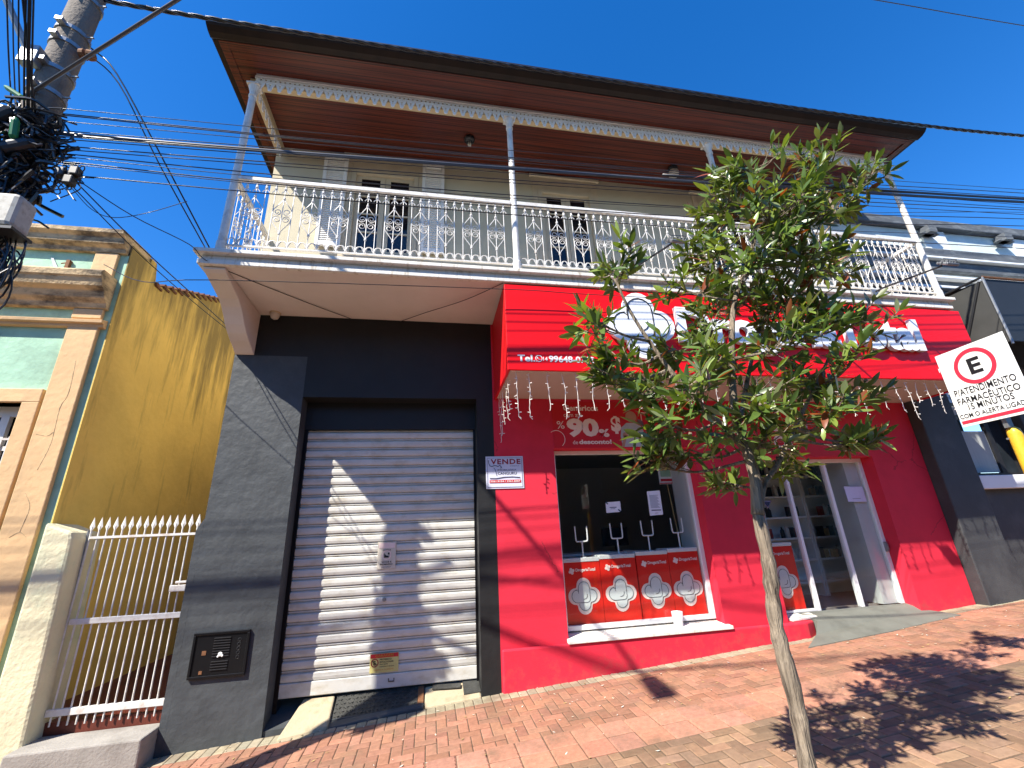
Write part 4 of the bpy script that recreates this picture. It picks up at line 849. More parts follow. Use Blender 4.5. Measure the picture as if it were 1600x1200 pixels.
# grey junction box and the coil under it
t = thing('junction_box', 'grey weathered plastic junction box on the pole above a hanging black coil', 'junction box', (-3.32, -2.32, 4.06))
mb = MB(); mb.box(-3.42, -3.165, -2.40, -2.22, 4.06, 4.36); part('housing', mb, 'box_grey', t, bevel=.035)
mb = MB(); mb.box(-3.445, -3.421, -2.385, -2.235, 4.08, 4.34); part('lid', mb, 'plate_white', t, bevel=.008)
mb = MB(); mb.box(-3.43, -3.15, -2.39, -2.20, 4.035, 4.058); part('bracket', mb, 'black_metal', t)
t = thing('cable_coil', 'black coil of spare cable hanging on the pole below the grey box', 'cable coil', (-3.28, -2.23, 3.72)); mb = MB()
for k in range(24):
    c = Vector((-3.30+rt.gauss(0, .035), -2.23+rt.gauss(0, .03), 3.80+rt.gauss(0, .08))); w_ = rt.uniform(.05, .10); h_ = rt.uniform(.12, .24)
    mb.tube([c+Vector((w_*math.cos(q), .03*math.sin(q+k), h_*math.sin(q))) for q in [2*math.pi*j/16 for j in range(16)]], .0065, 5, closed=True)
part('wire_coils', mb, 'cable', t)

# ================================================================== CABLES ALONG THE STREET
CABG = 'cables strung from the pole along the street'
def cable(pts, r, label, m='cable', cat='cable', group=CABG, n=5, name='overhead_cable', sm=5):
    mb = MB(); mb.tube(smoothcurve(pts, sm), r, n); o = part(name, mb, m, None, smooth=True, org=pts[0]); tag(o, label, cat, group); return o
CAB = [(-2.12, [(-3.38, 5.57), (-1.76, 5.61), (8.38, 6.08)]), (-1.95, [(-3.51, 5.69), (-1.83, 5.71), (8.74, 6.22)]), (-1.98, [(-3.49, 5.64), (-1.81, 5.66), (8.63, 6.1)]), (-2.09, [(-3.36, 5.45), (-1.76, 5.49), (8.28, 5.82)]), (-2.04, [(-3.35, 5.29), (-1.76, 5.35), (8.37, 5.82)]), (-2.05, [(-3.33, 5.2), (-1.74, 5.25), (8.32, 5.77)]), (-2.01, [(-3.35, 5.2), (-1.75, 5.25), (8.37, 5.73)]), (-1.98, [(-3.3, 5.18), (-1.75, 5.17), (8.39, 5.68)]), (-2.13, [(-3.13, 4.95), (-1.66, 4.92), (7.97, 5.39)]), (-2.15, [(-3.12, 4.91), (-1.65, 4.88), (7.83, 5.17)]), (-1.97, [(-3.12, 4.95), (-1.71, 4.94), (8.1, 5.15)]), (-2.05, [(-3.23, 5.08), (-1.7, 5.06), (8.31, 5.73)]), (-1.98, [(-3.44, 5.45), (-1.8, 5.51), (8.57, 6.0)]), (-2.16, [(-3.26, 5.2), (-1.69, 5.26), (8.2, 5.86)])]  # points from image pixels; pole-line cables here and below scaled about the camera
rc = random.Random(3)
for y, p in CAB:
    (xa, za), (xb, zb), (xc, zc) = p
    def q(x, p=p):            # sagging parabola through the three points
        (xa, za), (xb, zb), (xc, zc) = p
        return za*(x-xb)*(x-xc)/((xa-xb)*(xa-xc)) + zb*(x-xa)*(x-xc)/((xb-xa)*(xb-xc)) + zc*(x-xa)*(x-xb)/((xc-xa)*(xc-xb))
    s_ = (zc-zb)/(xc-xb)
    pts = [(-14, y-.1, za+.25), (-7, y-.02, za+.02), (xa-.25, y, za-.01), (xa, y, za), (xb, y, zb), (1, y, q(1)), (4.5, y, q(4.5)), (xc, y, zc), (13, y, zc+s_*(13-xc)*1.15), (26, y, zc+s_*(26-xc)*1.5)]
    r = rc.choice((.0035, .0045, .0055))
    cable(pts, r, 'thin black overhead cable sagging along the street from the pole knot', n=5)
mainp = [(-14.812, -2.103, 5.511), (-6.348, -2.082, 5.278), (-3.491, -2.071, 5.321), (-1.873, -2.050, 5.389), (0.127, -2.050, 5.479), (3.195, -2.050, 5.617), (5.470, -2.050, 5.744), (8.411, -2.050, 5.924), (13.754, -2.050, 6.305), (27.508, -2.050, 7.416)]
cable(mainp, .017, 'thickest grey overhead cable, its top glinting, crossing the balcony view from the pole', 'cable_grey', n=8)
cable([(x, y-.02, z-.035) for x, y, z in mainp], .009, 'black cable lashed just under the thick glinting grey cable', n=6)
cable([(2.645, -2.071, 5.638), (5.470, -2.071, 5.781), (8.411, -2.071, 5.961), (13.754, -2.071, 6.336), (27.508, -2.071, 7.437)], .017, 'thick black cable joining the lines right of the tree', n=6)
# twisted supply cable at eaves height: three strands
def twisted(pts, rad, r, pitch, label, name='twisted_cable', group=None):
    c = smoothcurve(pts, 40); L = 0; mb = MB(); S = [[], [], []]; prev = c[0]
    for p in c:
        L += (p-prev).length; prev = p
        for k in range(3):
            a_ = 2*math.pi*(L/pitch+k/3); S[k].append(p+Vector((0, math.cos(a_)*rad, math.sin(a_)*rad)))
    for k in range(3): mb.tube(S[k], r, 5)
    o = part(name, mb, 'cable', None, smooth=True, org=pts[0]); tag(o, label, 'cable', group); return o
twisted([(-3.470, -2.050, 7.204), (-2.486, -2.050, 7.177), (0.899, -2.050, 7.151), (4.232, -2.050, 7.162), (7.205, -2.050, 7.215), (9.205, -2.050, 7.331), (13.754, -2.050, 7.680)], .013, .013, .5, 'twisted black supply cable running just in front of the dark eaves gutter')
cable([(2.116, -1.997, 9.955), (7.512, -2.050, 10.209), (10.950, -2.050, 10.399), (21.160, -2.050, 11.119)], .008, 'faint lone wire high in the sky at the upper right', 'cable_grey', group=None)
# wires leaving the knot across the street and upwards
for k, (dx, px_) in enumerate(((0, -3.40), (.02, -3.36), (.03, -3.32), (.05, -3.27), (.02, -3.245), (.06, -3.22), (.04, -3.30))):
    s0 = Vector((-3.70+.03*k, -2.16, 5.4)); e = Vector(((px_+.12)*1.058, -2.79, 6.10)); d = e-s0
    cable([s0, s0+d*.5+Vector((0, 0, -.02)), e, s0+d*2.2+Vector((0, 0, .02)), s0+d*6+Vector((0, 0, .2))], (.006, .005, .006, .008, .013, .007, .010)[k], 'dark wire rising steeply from the pole knot across the street', group='wires rising from the pole knot across the street')
s0 = Vector((-3.703, -2.156, 5.564)); d = Vector((1.4, -.58, .74))
cable([s0, s0+d*.5, s0+d, s0+d*3, s0+d*7], .017, 'thick straight grey stay cable slanting past the pole to the upper right', 'cable_grey', group=None)
# service drops to the houses
cable([(-3.523, -1.997, 6.495), (-3.174, -1.944, 6.178), (-2.78, -1.7, 5.42), (-2.51, -1.13, 4.86)], .007, 'left one of two service wires dropping from the pole top to the balcony corner', group=None, name='service_wire')
cable([(-3.470, -1.997, 6.548), (-3.174, -1.997, 6.241), (-2.72, -1.7, 5.42), (-2.45, -1.16, 4.84)], .008, 'right one of two service wires dropping from the pole top to the balcony corner', group=None, name='service_wire')
cable([(-3.206, -2.050, 4.876), (-2.9, -1.5, 4.58), (-2.76, -.7, 4.50), (-2.60, -.03, 4.40)], .006, 'upper service wire from the splice bundle down to the charcoal wall corner', group=None, name='service_wire')
cable([(-3.227, -2.050, 4.834), (-2.93, -1.5, 4.53), (-2.79, -.7, 4.45), (-2.60, -.03, 4.36)], .005, 'lower service wire from the splice bundle down to the charcoal wall corner', group=None, name='service_wire')
cable([(-3.195, -2.050, 4.876), (-2.85, -1.75, 4.73), (-2.60, -1.25, 4.80), (-2.40, -1.12, 4.655), (-1.7, -.5, 4.632), (-1.11, -.02, 4.625)], .005, 'wire from the splice bundle passing under the balcony slab to the dark wall', group=None, name='service_wire')
cable([(-.46, -.02, 4.62), (-.1, -.35, 4.60), (.4, -.75, 4.59), (.84, -1.13, 4.63)], .005, 'short sagging wire from the dark wall top to the red sign corner', group=None, name='service_wire')
cable([(-3.206, -1.997, 4.792), (-3.121, -1.838, 4.696), (-2.962, -1.785, 4.665), (-2.772, -1.680, 4.834), (-2.42, -1.75, 4.95)], .0035, 'loose wire end curling up in the sky between pole and balcony', group=None, name='service_wire')
cable([(-4.0, -.35, 5.06), (-3.2, -.85, 4.55), (-2.26, -1.25, 4.38), (.85, -1.25, 4.47), (1.89, -1.24, 4.47), (4.5, -1.22, 4.50)], .005, 'thin wire stretched level from the peach cornice across the balcony edge to the sign', group=None, name='service_wire')

# ================================================================== FLOODLIGHTS ABOVE THE SIGN
def floodlight(x, label):
    t = thing('sign_floodlight', label, 'floodlight', (x, -1.2, 4.72), 'floodlights on arms over the red sign')
    mb = MB(); mb.tube([(x-.14, -1.19, 4.80), (x-.08, -1.30, 4.82), (x+.16, -1.90, 4.80)], .013, 6); part('arm', mb, 'black_metal', t)
    mb = MB(); mb.box(x-.19, x-.09, -1.225, -1.201, 4.74, 4.84); part('base_plate', mb, 'galv', t)
    c = Vector((x+.20, -1.93, 4.79)); f = Vector((0, .62, -.78)); u = Vector((1, 0, 0)); v = f.cross(u)
    def bx(a, b, c0, c1, d0, d1):
        m_ = MB(); m_.hexa([c+u*p+v*q_+f*r_ for r_ in (d0, d1) for p, q_ in ((a, c0), (b, c0), (b, c1), (a, c1))]); return m_
    part('housing', bx(-.10, .10, -.07, .07, -.035, .0), 'galv', t, bevel=.008); part('lens', bx(-.085, .085, -.055, .055, .001, .006), 'dark_glass', t)
    for k in range(4): part('cooling_fin', bx(-.08+.045*k, -.065+.045*k, -.05, .05, -.06, -.036), 'galv', t)
    mb = MB(); mb.tube([c+u*-.11, c+u*-.11-f*.08, c+u*.11-f*.08, c+u*.11], .007, 5); part('yoke', mb, 'galv', t)
floodlight(2.55, 'floodlight on an arm seen left of the tree crown, against the white railing')
floodlight(4.75, 'floodlight on an arm behind the tree crown, middle of the three')
floodlight(6.45, 'floodlight on an arm by the right end column of the balcony')

# ================================================================== SIGNS AND STICKERS
def plate(name, label, x0, x1, z0, z1, y, m, cat='sign', t_=.006):
    t = thing(name, label, cat, ((x0+x1)/2, y, z0)); mb = MB(); mb.box(x0, x1, y-t_, y, z0, z1); part('plate', mb, m, t, bevel=.002); return t
yv = -.004
t = plate('for_sale_sign', 'small white for-sale sign with maroon lettering on the charcoal and red wall edge', .71, 1.21, 2.27, 2.69, yv, 'plate_lilac'); yy = yv-.009
mb = MB(); text_mb('VENDE', (.775, yy, 2.585), UX, UZ, w=.40, h=.068, bold=.03, mb=mb, space=1.15); part('lettering', mb, 'ink_maroon', t)
mb = MB(); text_mb('IMOBILIÁRIA', (.865, yy, 2.498), UX, UZ, w=.25, h=.030, mb=mb); text_mb('CANGURU', (.865, yy, 2.450), UX, UZ, w=.25, h=.034, bold=.01, mb=mb); text_mb('CRECI', (1.03, yy, 2.555), UX, UZ, w=.12, h=.012, mb=mb)
part('lettering', mb, 'ink_navy', t)
mb = MB(); mb.box(.755, 1.17, yy-.001, yy, 2.345, 2.382); part('number_strip', mb, 'ink_red', t)
mb = text_mb('3361.9154 / 3361.6067', (.765, yy-.003, 2.353), UX, UZ, w=.395, h=.021, bold=.02); part('lettering', mb, 'ink_white', t)
mb = MB(); mb.tube([(.745, yy, 2.64), (.748, yy, 2.60), (.765, yy, 2.565), (.79, yy, 2.555), (.82, yy, 2.57), (.85, yy, 2.565), (.875, yy, 2.555), (.89, yy, 2.575), (.915, yy, 2.55), (.92, yy, 2.54), (.90, yy, 2.535)], .0045, 4)
mb.tube([(.815, yy, 2.54), (.835, yy, 2.51), (.845, yy, 2.47), (.85, yy, 2.44)], .004, 4); mb.tube([(.76, yy, 2.405), (.84, yy, 2.402), (.95, yy, 2.418), (1.06, yy, 2.42), (1.16, yy, 2.41)], .005, 4)
for a0, a1 in (((.73, 2.668), (1.19, 2.668)), ((1.19, 2.668), (1.19, 2.29)), ((1.19, 2.29), (.73, 2.29)), ((.73, 2.29), (.73, 2.668))): mb.tube([(a0[0], yy, a0[1]), (a1[0], yy, a1[1])], .002, 4)
part('emblem', mb, 'ink_navy', t)
t = plate('garage_sticker', 'yellow and red no-parking garage sticker near the bottom of the white shutter', -.645, -.325, .285, .475, .268, 'plate_yellow', 'sticker', .003); yy = .263
mb = MB(); mb.box(-.64, -.33, yy-.001, yy, .432, .472); part('header_band', mb, 'ink_red', t)
mb = text_mb('GARAGEM', (-.485, yy-.003, .440), UX, UZ, w=.20, h=.027, bold=.01, align='C'); part('lettering', mb, 'ink_orange', t)
mb = MB()
for s_, z, h_, w_ in (('PROIBIDO', .405, .017, .13), ('ESTACIONAR', .380, .017, .155), ('DIA E NOITE', .360, .011, .09), ('PASSAGEM DE VEÍCULOS', .338, .012, .16)): text_mb(s_, (-.535, yy-.001, z), UX, UZ, w=w_, h=h_, bold=.02, mb=mb)
text_mb('E', (-.604, yy-.003, .364), UX, UZ, w=.024, h=.040, bold=.03, mb=mb); mb.tube([(-.622, yy-.004, .408), (-.562, yy-.004, .362)], .003, 4); part('lettering', mb, 'ink_black', t)
mb = MB(); disc(mb, (-.592, yy-.002, .384), .033, .043, UX, UZ, 24); part('ring', mb, 'ink_maroon', t)
mb = text_mb('SUJEITO A GUINCHO', (-.485, yy-.001, .302), UX, UZ, w=.22, h=.018, bold=.01, align='C'); part('lettering', mb, 'ink_orange', t)
t = plate('camera_notice', 'small faded pink and beige notice in the middle of the white shutter', -.625, -.405, 1.375, 1.69, .268, 'plate_beige', 'sticker', .003)
mb = MB(); mb.box(-.61, -.42, yy-.001, yy, 1.615, 1.675); part('header_band', mb, 'ink_pink', t)
mb = MB(); disc(mb, (-.515, yy-.001, 1.535), .045, .056, UX, UZ, 28); part('ring', mb, 'ink_pink', t)
mb = MB(); mb.quad((-.545, yy-.002, 1.505), (-.49, yy-.002, 1.505), (-.49, yy-.002, 1.525), (-.522, yy-.002, 1.53), (-.545, yy-.002, 1.56)); mb.quad((-.505, yy-.002, 1.545), (-.485, yy-.002, 1.535), (-.48, yy-.002, 1.56), (-.495, yy-.002, 1.565))
text_mb('SORRIA', (-.515, yy-.001, 1.585), UX, UZ, w=.10, h=.016, align='C', mb=mb); text_mb('VOCÊ É', (-.515, yy-.001, 1.447), UX, UZ, w=.12, h=.02, bold=.02, align='C', mb=mb); text_mb('FILMADO', (-.515, yy-.001, 1.420), UX, UZ, w=.15, h=.018, bold=.02, align='C', mb=mb); text_mb('POR CÂMERAS', (-.515, yy-.001, 1.393), UX, UZ, w=.11, h=.012, align='C', mb=mb)
part('lettering', mb, 'ink_black', t)
# promotional poster band above the shop window and above the door
t = plate('promo_banner', 'red discount banner with a big 90 percent above the shop window', 1.66, 3.76, 2.80, 3.46, -.003, 'poster_red', 'banner', .002); yy = -.008
mb = MB(); text_mb('Genéricos', (1.83, yy, 3.325), UX, UZ, w=.52, h=.085, bold=.03, mb=mb); text_mb('com até', (1.83, yy, 3.235), UX, UZ, w=.27, h=.06, mb=mb)
text_mb('90', (1.86, yy, 2.945), UX, UZ, w=.47, h=.27, bold=.055, mb=mb); text_mb('%', (2.325, yy, 2.945), UX, UZ, w=.155, h=.115, bold=.05, mb=mb)
text_mb('de', (1.93, yy, 2.845), UX, UZ, w=.075, h=.055, mb=mb); text_mb('desconto!', (2.02, yy, 2.845), UX, UZ, w=.48, h=.065, bold=.045, mb=mb); text_mb('%', (1.72, yy, 3.065), UX, UZ, w=.11, h=.11, mb=mb)
text_mb('$', (2.52, yy, 2.99), UX, UZ, w=.15, h=.26, bold=.05, mb=mb)
part('lettering', mb, 'ink_pink', t)
mb = MB(); mb.tube([(1.70+.12*math.cos(q), yy, 2.92+.12*math.sin(q)) for q in [math.pi*k/16-.9 for k in range(17)]], .004, 4)
for a0, a1 in (((3.0, 3.30), (3.28, 3.30)), ((3.28, 3.30), (3.28, 3.06)), ((3.28, 3.06), (3.0, 3.06)), ((3.0, 3.06), (3.0, 3.30))): mb.tube([(a0[0], yy, a0[1]), (a1[0], yy, a1[1])], .008, 4)
part('outline', mb, 'ink_pink', t)
mb = MB(); mb.quad((2.66, yy, 2.802), (3.02, yy, 2.802), (3.03, yy, 2.95), (2.98, yy, 3.10), (2.88, yy, 3.15), (2.76, yy, 3.15), (2.67, yy, 3.08), (2.645, yy, 2.95)); part('printed_shirt', mb, 'cloth_print', t)
mb = MB(); disc(mb, (2.72, yy-.001, 2.97), 0, .042, UX, UZ, 14); disc(mb, (2.93, yy-.001, 2.965), 0, .042, UX, UZ, 14); mb.quad((2.64, yy-.001, 2.803), (2.685, yy-.001, 2.803), (2.74, yy-.001, 2.96), (2.70, yy-.001, 2.97)); mb.quad((2.985, yy-.001, 2.803), (3.03, yy-.001, 2.803), (2.95, yy-.001, 2.97), (2.91, yy-.001, 2.95)); disc(mb, (2.84, yy-.001, 3.24), 0, .085, UX, UZ, 18); part('printed_hands', mb, 'skin_print', t)
t = plate('promo_banner', 'red banner with pale letters above the glass door, half hidden by leaves', 4.70, 6.78, 2.64, 3.44, -.003, 'poster_red', 'banner', .002)
mb = MB(); text_mb('Farm', (5.55, yy, 3.30), UX, UZ, w=.30, h=.07, bold=.02, mb=mb); text_mb('G', (5.06, yy, 3.02), UX, UZ, w=.20, h=.24, bold=.05, mb=mb); text_mb('Co', (5.10, yy, 2.74), UX, UZ, w=.32, h=.22, bold=.05, mb=mb); part('lettering', mb, 'ink_pink', t)
# electricity / gas meter cover
t = thing('meter_cover', 'glossy black slatted metal cover set in the charcoal wall left of the shutter', 'meter box', (-2.12, -.02, .45))
mb = MB(); mb.box(-2.40, -1.86, -.030, -.003, .45, .475).box(-2.40, -1.86, -.030, -.003, .845, .87).box(-2.40, -2.375, -.030, -.003, .475, .845).box(-1.885, -1.86, -.030, -.003, .475, .845); part('frame', mb, 'gloss_black', t, bevel=.004)
mb = MB(); mb.box(-2.374, -1.886, -.018, -.004, .476, .844); lid = part('lid', mb, 'gloss_black', t)
for k in range(13):
    z = .515+k*.024; mb = MB(); mb.hexa([(-2.20, -.020, z), (-2.04, -.020, z), (-2.04, -.028, z+.004), (-2.20, -.028, z+.004), (-2.20, -.020, z+.012), (-2.04, -.020, z+.012), (-2.04, -.028, z+.010), (-2.20, -.028, z+.010)])
    if k in (0, 1, 2, 3, 5, 6, 7, 8, 9, 10, 11, 12): part('slat', mb, 'black_metal', lid)
mb = MB()
for x, z, r_ in ((-2.12, .66, .022), (-2.10, .645, .012), (-2.14, .64, .010)): mb.lathe([(r_, 0), (r_*.6, .004)], (x, -.030, z), 9, (1, 0, 0), (0, 0, 1), (0, -1, 0))
part('paint_chips', mb, 'plate_white', lid)
mb = MB()
for z in (.62, .66, .70, .74, .78): mb.tube([(-1.955+.016*math.cos(q), -.019, z+.016*math.sin(q)) for q in [2*math.pi*j/12 for j in range(12)]], .003, 4, closed=True)
part('embossed_rings', mb, 'black_metal', lid)
mb = MB(); mb.box(-2.30, -2.26, -.022, -.0185, .66, .70).box(-2.30, -2.27, -.022, -.0185, .49, .52); part('rust_spots', mb, 'rust', lid)
# parking sign at the kerb
t = thing('parking_sign', 'white parking sign with red ring and letter E on a yellow post at the kerb', 'road sign', (3.5, -3.66, gz(3.5, -3.66)))
u = Vector((-.055, -.9985, 0)); TL = Vector((3.48, -3.45, 2.73)); Wp, Hp = .405, .51; n_ = u.cross(Vector((0, 0, 1)))
mb = MB(); q0 = TL-Vector((0, 0, Hp)); mb.hexa([q0, q0+u*Wp, q0+u*Wp-n_*.003, q0-n_*.003, TL, TL+u*Wp, TL+u*Wp-n_*.003, TL-n_*.003]); part('plate', mb, 'plate_white', t, bevel=.001)
def sp(a_, b_): return q0+u*(a_*Wp)+Vector((0, 0, b_*Hp))
mb = MB(); disc(mb, sp(.495, .715), .093, .118, u, UZ, 48, .002); mb.quad(*[sp(a_, b_)+n_*.002 for a_, b_ in ((.02, .035), (1.0, .035), (1.0, .075), (.02, .075))]); part('ring', mb, 'sign_ring', t)
mb = text_mb('E', sp(.50, .615), u, UZ, w=.072, h=.105, bold=.03, align='C', depth=.002)
for s_, b_, h_, w_ in (('P/ATENDIMENTO', .395, .044, .345), ('FARMACÊUTICO', .283, .052, .345), ('15 MINUTOS', .192, .041, .25), ('COM O ALERTA LIGADO', .102, .029, .385)):
    text_mb(s_, sp(.50, b_), u, UZ, w=w_, h=h_, bold=.008, align='C', depth=.002, mb=mb)
part('lettering', mb, 'ink_black', t)
mb = MB(); bx_, by_ = 3.53, -3.665; mb.lathe([(.034, gz(3.5, -3.66)-.2), (.034, 2.13), (.030, 2.155), (.012, 2.17)], (bx_, by_, 0), 18); part('post', mb, 'yellow_paint', t, smooth=True)
mb = MB(); mb.tube([(3.495, by_+.02, 2.10), (3.488, by_+.02, 2.10)], .007, 8).box(3.488, 3.53, by_-.012, by_+.012, 2.165, 2.60); part('bracket', mb, 'galv', t)

# ================================================================== GARAGE THRESHOLD AND ENTRANCE RAMP
mb = MB(); mb.hexa([(-1.63, .02, -.5), (.603, .02, -.5), (.603, .6, -.5), (-1.63, .6, -.5), (-1.63, .02, -.075), (.603, .02, .03), (.603, .6, .095), (-1.63, .6, .095)]); setting('garage_threshold', mb, 'black_wall')
t = thing('cement_wedge', 'tapered wedge of bare yellow cement in front of the left half of the shutter', 'ramp wedge', (-1.2, 0, -.1))
mb = MB(); mb.hexa([(-1.45, -.16, -.3), (-.98, -.12, -.3), (-1.0, .30, -.3), (-1.33, .30, -.3), (-1.45, -.16, gz(-1.45, -.16)+.012), (-.98, -.12, gz(-1, -.12)+.03), (-1.0, .30, .105), (-1.33, .30, .105)]); part('wedge', mb, 'yellow_cement', t, bevel=.02)
t = thing('steel_ramp_plate', 'long dark checker plate with raised kerb under the middle of the shutter', 'ramp plate', (-.5, .1, 0))
mb = MB(); mb.hexa([(-.975, .03, -.055), (-.10, .03, .0), (-.10, .31, .085), (-.975, .31, .085), (-.975, .03, -.047), (-.10, .03, .008), (-.10, .31, .101), (-.975, .31, .101)]); part('tread', mb, 'checker', t)
mb = MB()
for i in range(22):
    for j in range(6):
        fx = (i+.5)/22; fy = (j+.5)/6; x = -.975+.875*fx; y = .03+.28*fy; z = (-.045+.055*fx)*(1-fy)+.103*fy
        s_ = 1 if (i+j) % 2 else -1; mb.hexa([(x-.012, y-s_*.012-.003, z-.002), (x+.012, y+s_*.012-.003, z-.002), (x+.012, y+s_*.012+.003, z-.002), (x-.012, y-s_*.012+.003, z-.002), (x-.012, y-s_*.012-.003, z+.004), (x+.012, y+s_*.012-.003, z+.004), (x+.012, y+s_*.012+.003, z+.004), (x-.012, y-s_*.012+.003, z+.004)])
part('tread_pattern', mb, 'checker', t)
mb = MB(); mb.hexa([(-1.0, -.10, -.3), (-.03, -.07, -.3), (-.03, .025, -.3), (-1.0, .025, -.3), (-1.0, -.10, gz(-1, 0)+.004), (-.03, -.07, gz(0, 0)+.035), (-.03, .025, gz(0, 0)+.042), (-1.0, .025, gz(-1, 0)+.03)]); part('kerb', mb, 'black_wall', t, bevel=.012)
mb = MB(); mb.hexa([(-.095, .03, -.2), (-.03, .03, -.2), (-.03, .30, -.2), (-.095, .30, -.2), (-.095, .03, .012), (-.03, .03, .018), (-.03, .30, .106), (-.095, .30, .104)]); part('end_bar', mb, 'rust', t, bevel=.006)
t = thing('cement_patch', 'rough patch of yellow cement under the right end of the shutter', 'cement patch', (.2, .1, 0))
mb = MB(); mb.hexa([(-.02, -.05, -.2), (.60, -.03, -.2), (.60, .31, -.2), (-.02, .31, -.2), (-.02, -.05, gz(0, 0)+.012), (.60, -.03, gz(.6, 0)+.012), (.60, .31, .10), (-.02, .31, .095)]); part('patch', mb, 'yellow_cement', t, bevel=.02)
t = thing('loose_steel_strip', 'short loose ribbed steel strip lying on the cement under the shutter', 'steel strip', (.2, .2, .07))
mb = MB(); mb.hexa([(.06, .20, .076), (.38, .17, .075), (.39, .24, .094), (.07, .27, .096), (.06, .20, .092), (.38, .17, .091), (.39, .24, .110), (.07, .27, .112)]); part('strip', mb, 'checker', t, bevel=.003)
t = thing('small_checker_plate', 'small dark checker plate against the right jamb under the shutter', 'ramp plate', (.5, .1, 0))
mb = MB(); mb.hexa([(.41, .05, .035), (.60, .05, .045), (.60, .315, .105), (.41, .315, .105), (.41, .05, .049), (.60, .05, .059), (.60, .315, .119), (.41, .315, .119)]); part('tread', mb, 'checker', t)
mb = MB(); rp = [(4.98, .15, .54), (5.05, -.05, .45), (4.9, -.14, .32), (4.52, -.40, gz(4.52, -.4)+.006), (5.75, -.40, gz(5.75, -.4)+.006), (7.05, -.30, gz(7.05, -.3)+.006), (6.95, .0, gz(6.95, 0)+.03), (6.80, .10, .50), (6.80, .195, .522), (4.98, .195, .522)]
C0 = Vector((5.9, -.12, .42)); vs = [Vector(p) for p in rp]; vs[0].z = .52; mb.add(vs+[C0], [(i, (i+1) % len(vs), len(vs)) for i in range(len(vs))])
mb2 = MB(); bot = [Vector((p.x, p.y, .0)) for p in vs]; N = len(vs); mb.add(vs+bot, [(i, (i+1) % N, N+(i+1) % N, N+i) for i in range(N)]); setting('entrance_ramp', mb, 'ramp', smooth=False)

# ================================================================== SHOP FITTINGS SEEN THROUGH THE GLASS
lab = ('red display cabinet with silver plus logo behind the glass, leftmost in the window', 'red display cabinet with silver plus logo, second from left in the window', 'red display cabinet with silver plus logo, third from left in the window', 'red display cabinet with silver plus logo, rightmost in the window behind the cup')
def display(x0, x1, y, zb, zt, label, group='red display panels at the shop window'):
    t = thing('display_cabinet', label, 'display cabinet', ((x0+x1)/2, y, zb), group)
    mb = MB(); mb.box(x0+.003, x1-.003, y, y+.30, zb, zt-.05); part('front_board', mb, 'panel_red', t, bevel=.003)
    mb = MB(); mb.box(x0+.003, x1-.003, y-.006, y+.30, zt-.049, zt); part('top_board', mb, 'counter_white', t, bevel=.004)
    c = Vector(((x0+x1)/2-.0, y, zb+.37)); s_ = .215
    mb = MB(); plus_solid(mb, c, s_, .096, .022, .002, .004); part('logo_border', mb, 'panel_pink', t)
    mb = MB(); plus_solid(mb, c, s_*.84, .072, .022, .0045, .006); part('logo_face', mb, 'panel_grey', t)
    part('logo_lines', pill_lines(c, s_*.84, .007, r=.003), 'ink_black', t)
    d = Vector((x0+.105, y, zt-.155)); mb = MB(); plus_solid(mb, d, .042, .018, .005, .002, .004, u=(.94, 0, .34), v=(-.34, 0, .94)); text_mb('DrogariaTotal', d+Vector((.055, -.003, -.02)), UX, UZ, w=.27, h=.05, bold=.03, mb=mb); part('lettering', mb, 'panel_pink', t)
yd = .235
xs = [1.725, 2.225, 2.735, 3.215, 3.675]
for k in range(4): display(xs[k]+(.012 if k == 2 else 0), xs[k+1], yd, .55, 1.375+.018*k, lab[k])
display(4.72, 5.22, .275, .535, 1.425, 'red display cabinet with silver plus logo inside the glass door, behind the trunk', 'red display panels at the shop window')
hl = ('white forked display holder on the leftmost window panel', 'white forked display holder on the second window panel from the left', 'white forked display holder on the third window panel from the left', 'white forked display holder on the rightmost window panel, before the brown stick')
for k in range(4):
    x = (2.03, 2.54, 3.0, 3.46)[k]; z = 1.375+.018*k; y = yd+.06
    t = thing('display_holder', hl[k], 'display holder', (x, y, z), 'forked holders on the display panels'); mb = MB(); mb.box(x-.03, x+.03, y-.03, y+.03, z+.001, z+.008); part('foot', mb, 'frame_white', t)
    mb = MB(); mb.tube([(x, y, z+.008), (x, y, z+.20)], .010, 7); part('stem', mb, 'frame_white', t)
    mb = MB(); mb.tube(smoothcurve([(x-.085, y, z+.40), (x-.083, y, z+.25), (x-.075, y, z+.21), (x-.05, y, z+.202), (x+.05, y, z+.202), (x+.075, y, z+.21), (x+.083, y, z+.25), (x+.085, y, z+.40)], 4), .009, 6); part('fork', mb, 'frame_white', t)
def sheet(name, label, x0, x1, z0, z1, y, m='paper', tilt=0.0, lines=0, cat='paper notice'):
    t = thing(name, label, cat, ((x0+x1)/2, y, z0)); s_ = tilt
    mb = MB(); mb.hexa([(x0, y-.002, z0), (x1, y-.002, z0+s_), (x1, y, z0+s_), (x0, y, z0), (x0+s_*.4, y-.002, z1), (x1+s_*.4, y-.002, z1+s_), (x1+s_*.4, y, z1+s_), (x0+s_*.4, y, z1)]); part('sheet', mb, m, t); return t
t = sheet('small_notice', 'small white note taped inside the shop window with two dark tapes', 2.385, 2.60, 1.93, 2.07, .194, tilt=.008)
mb = MB(); mb.box(2.44, 2.54, .1905, .1915, 1.995, 2.005).box(2.45, 2.52, .1905, .1915, 1.978, 1.984); part('print', mb, 'ink_navy', t)
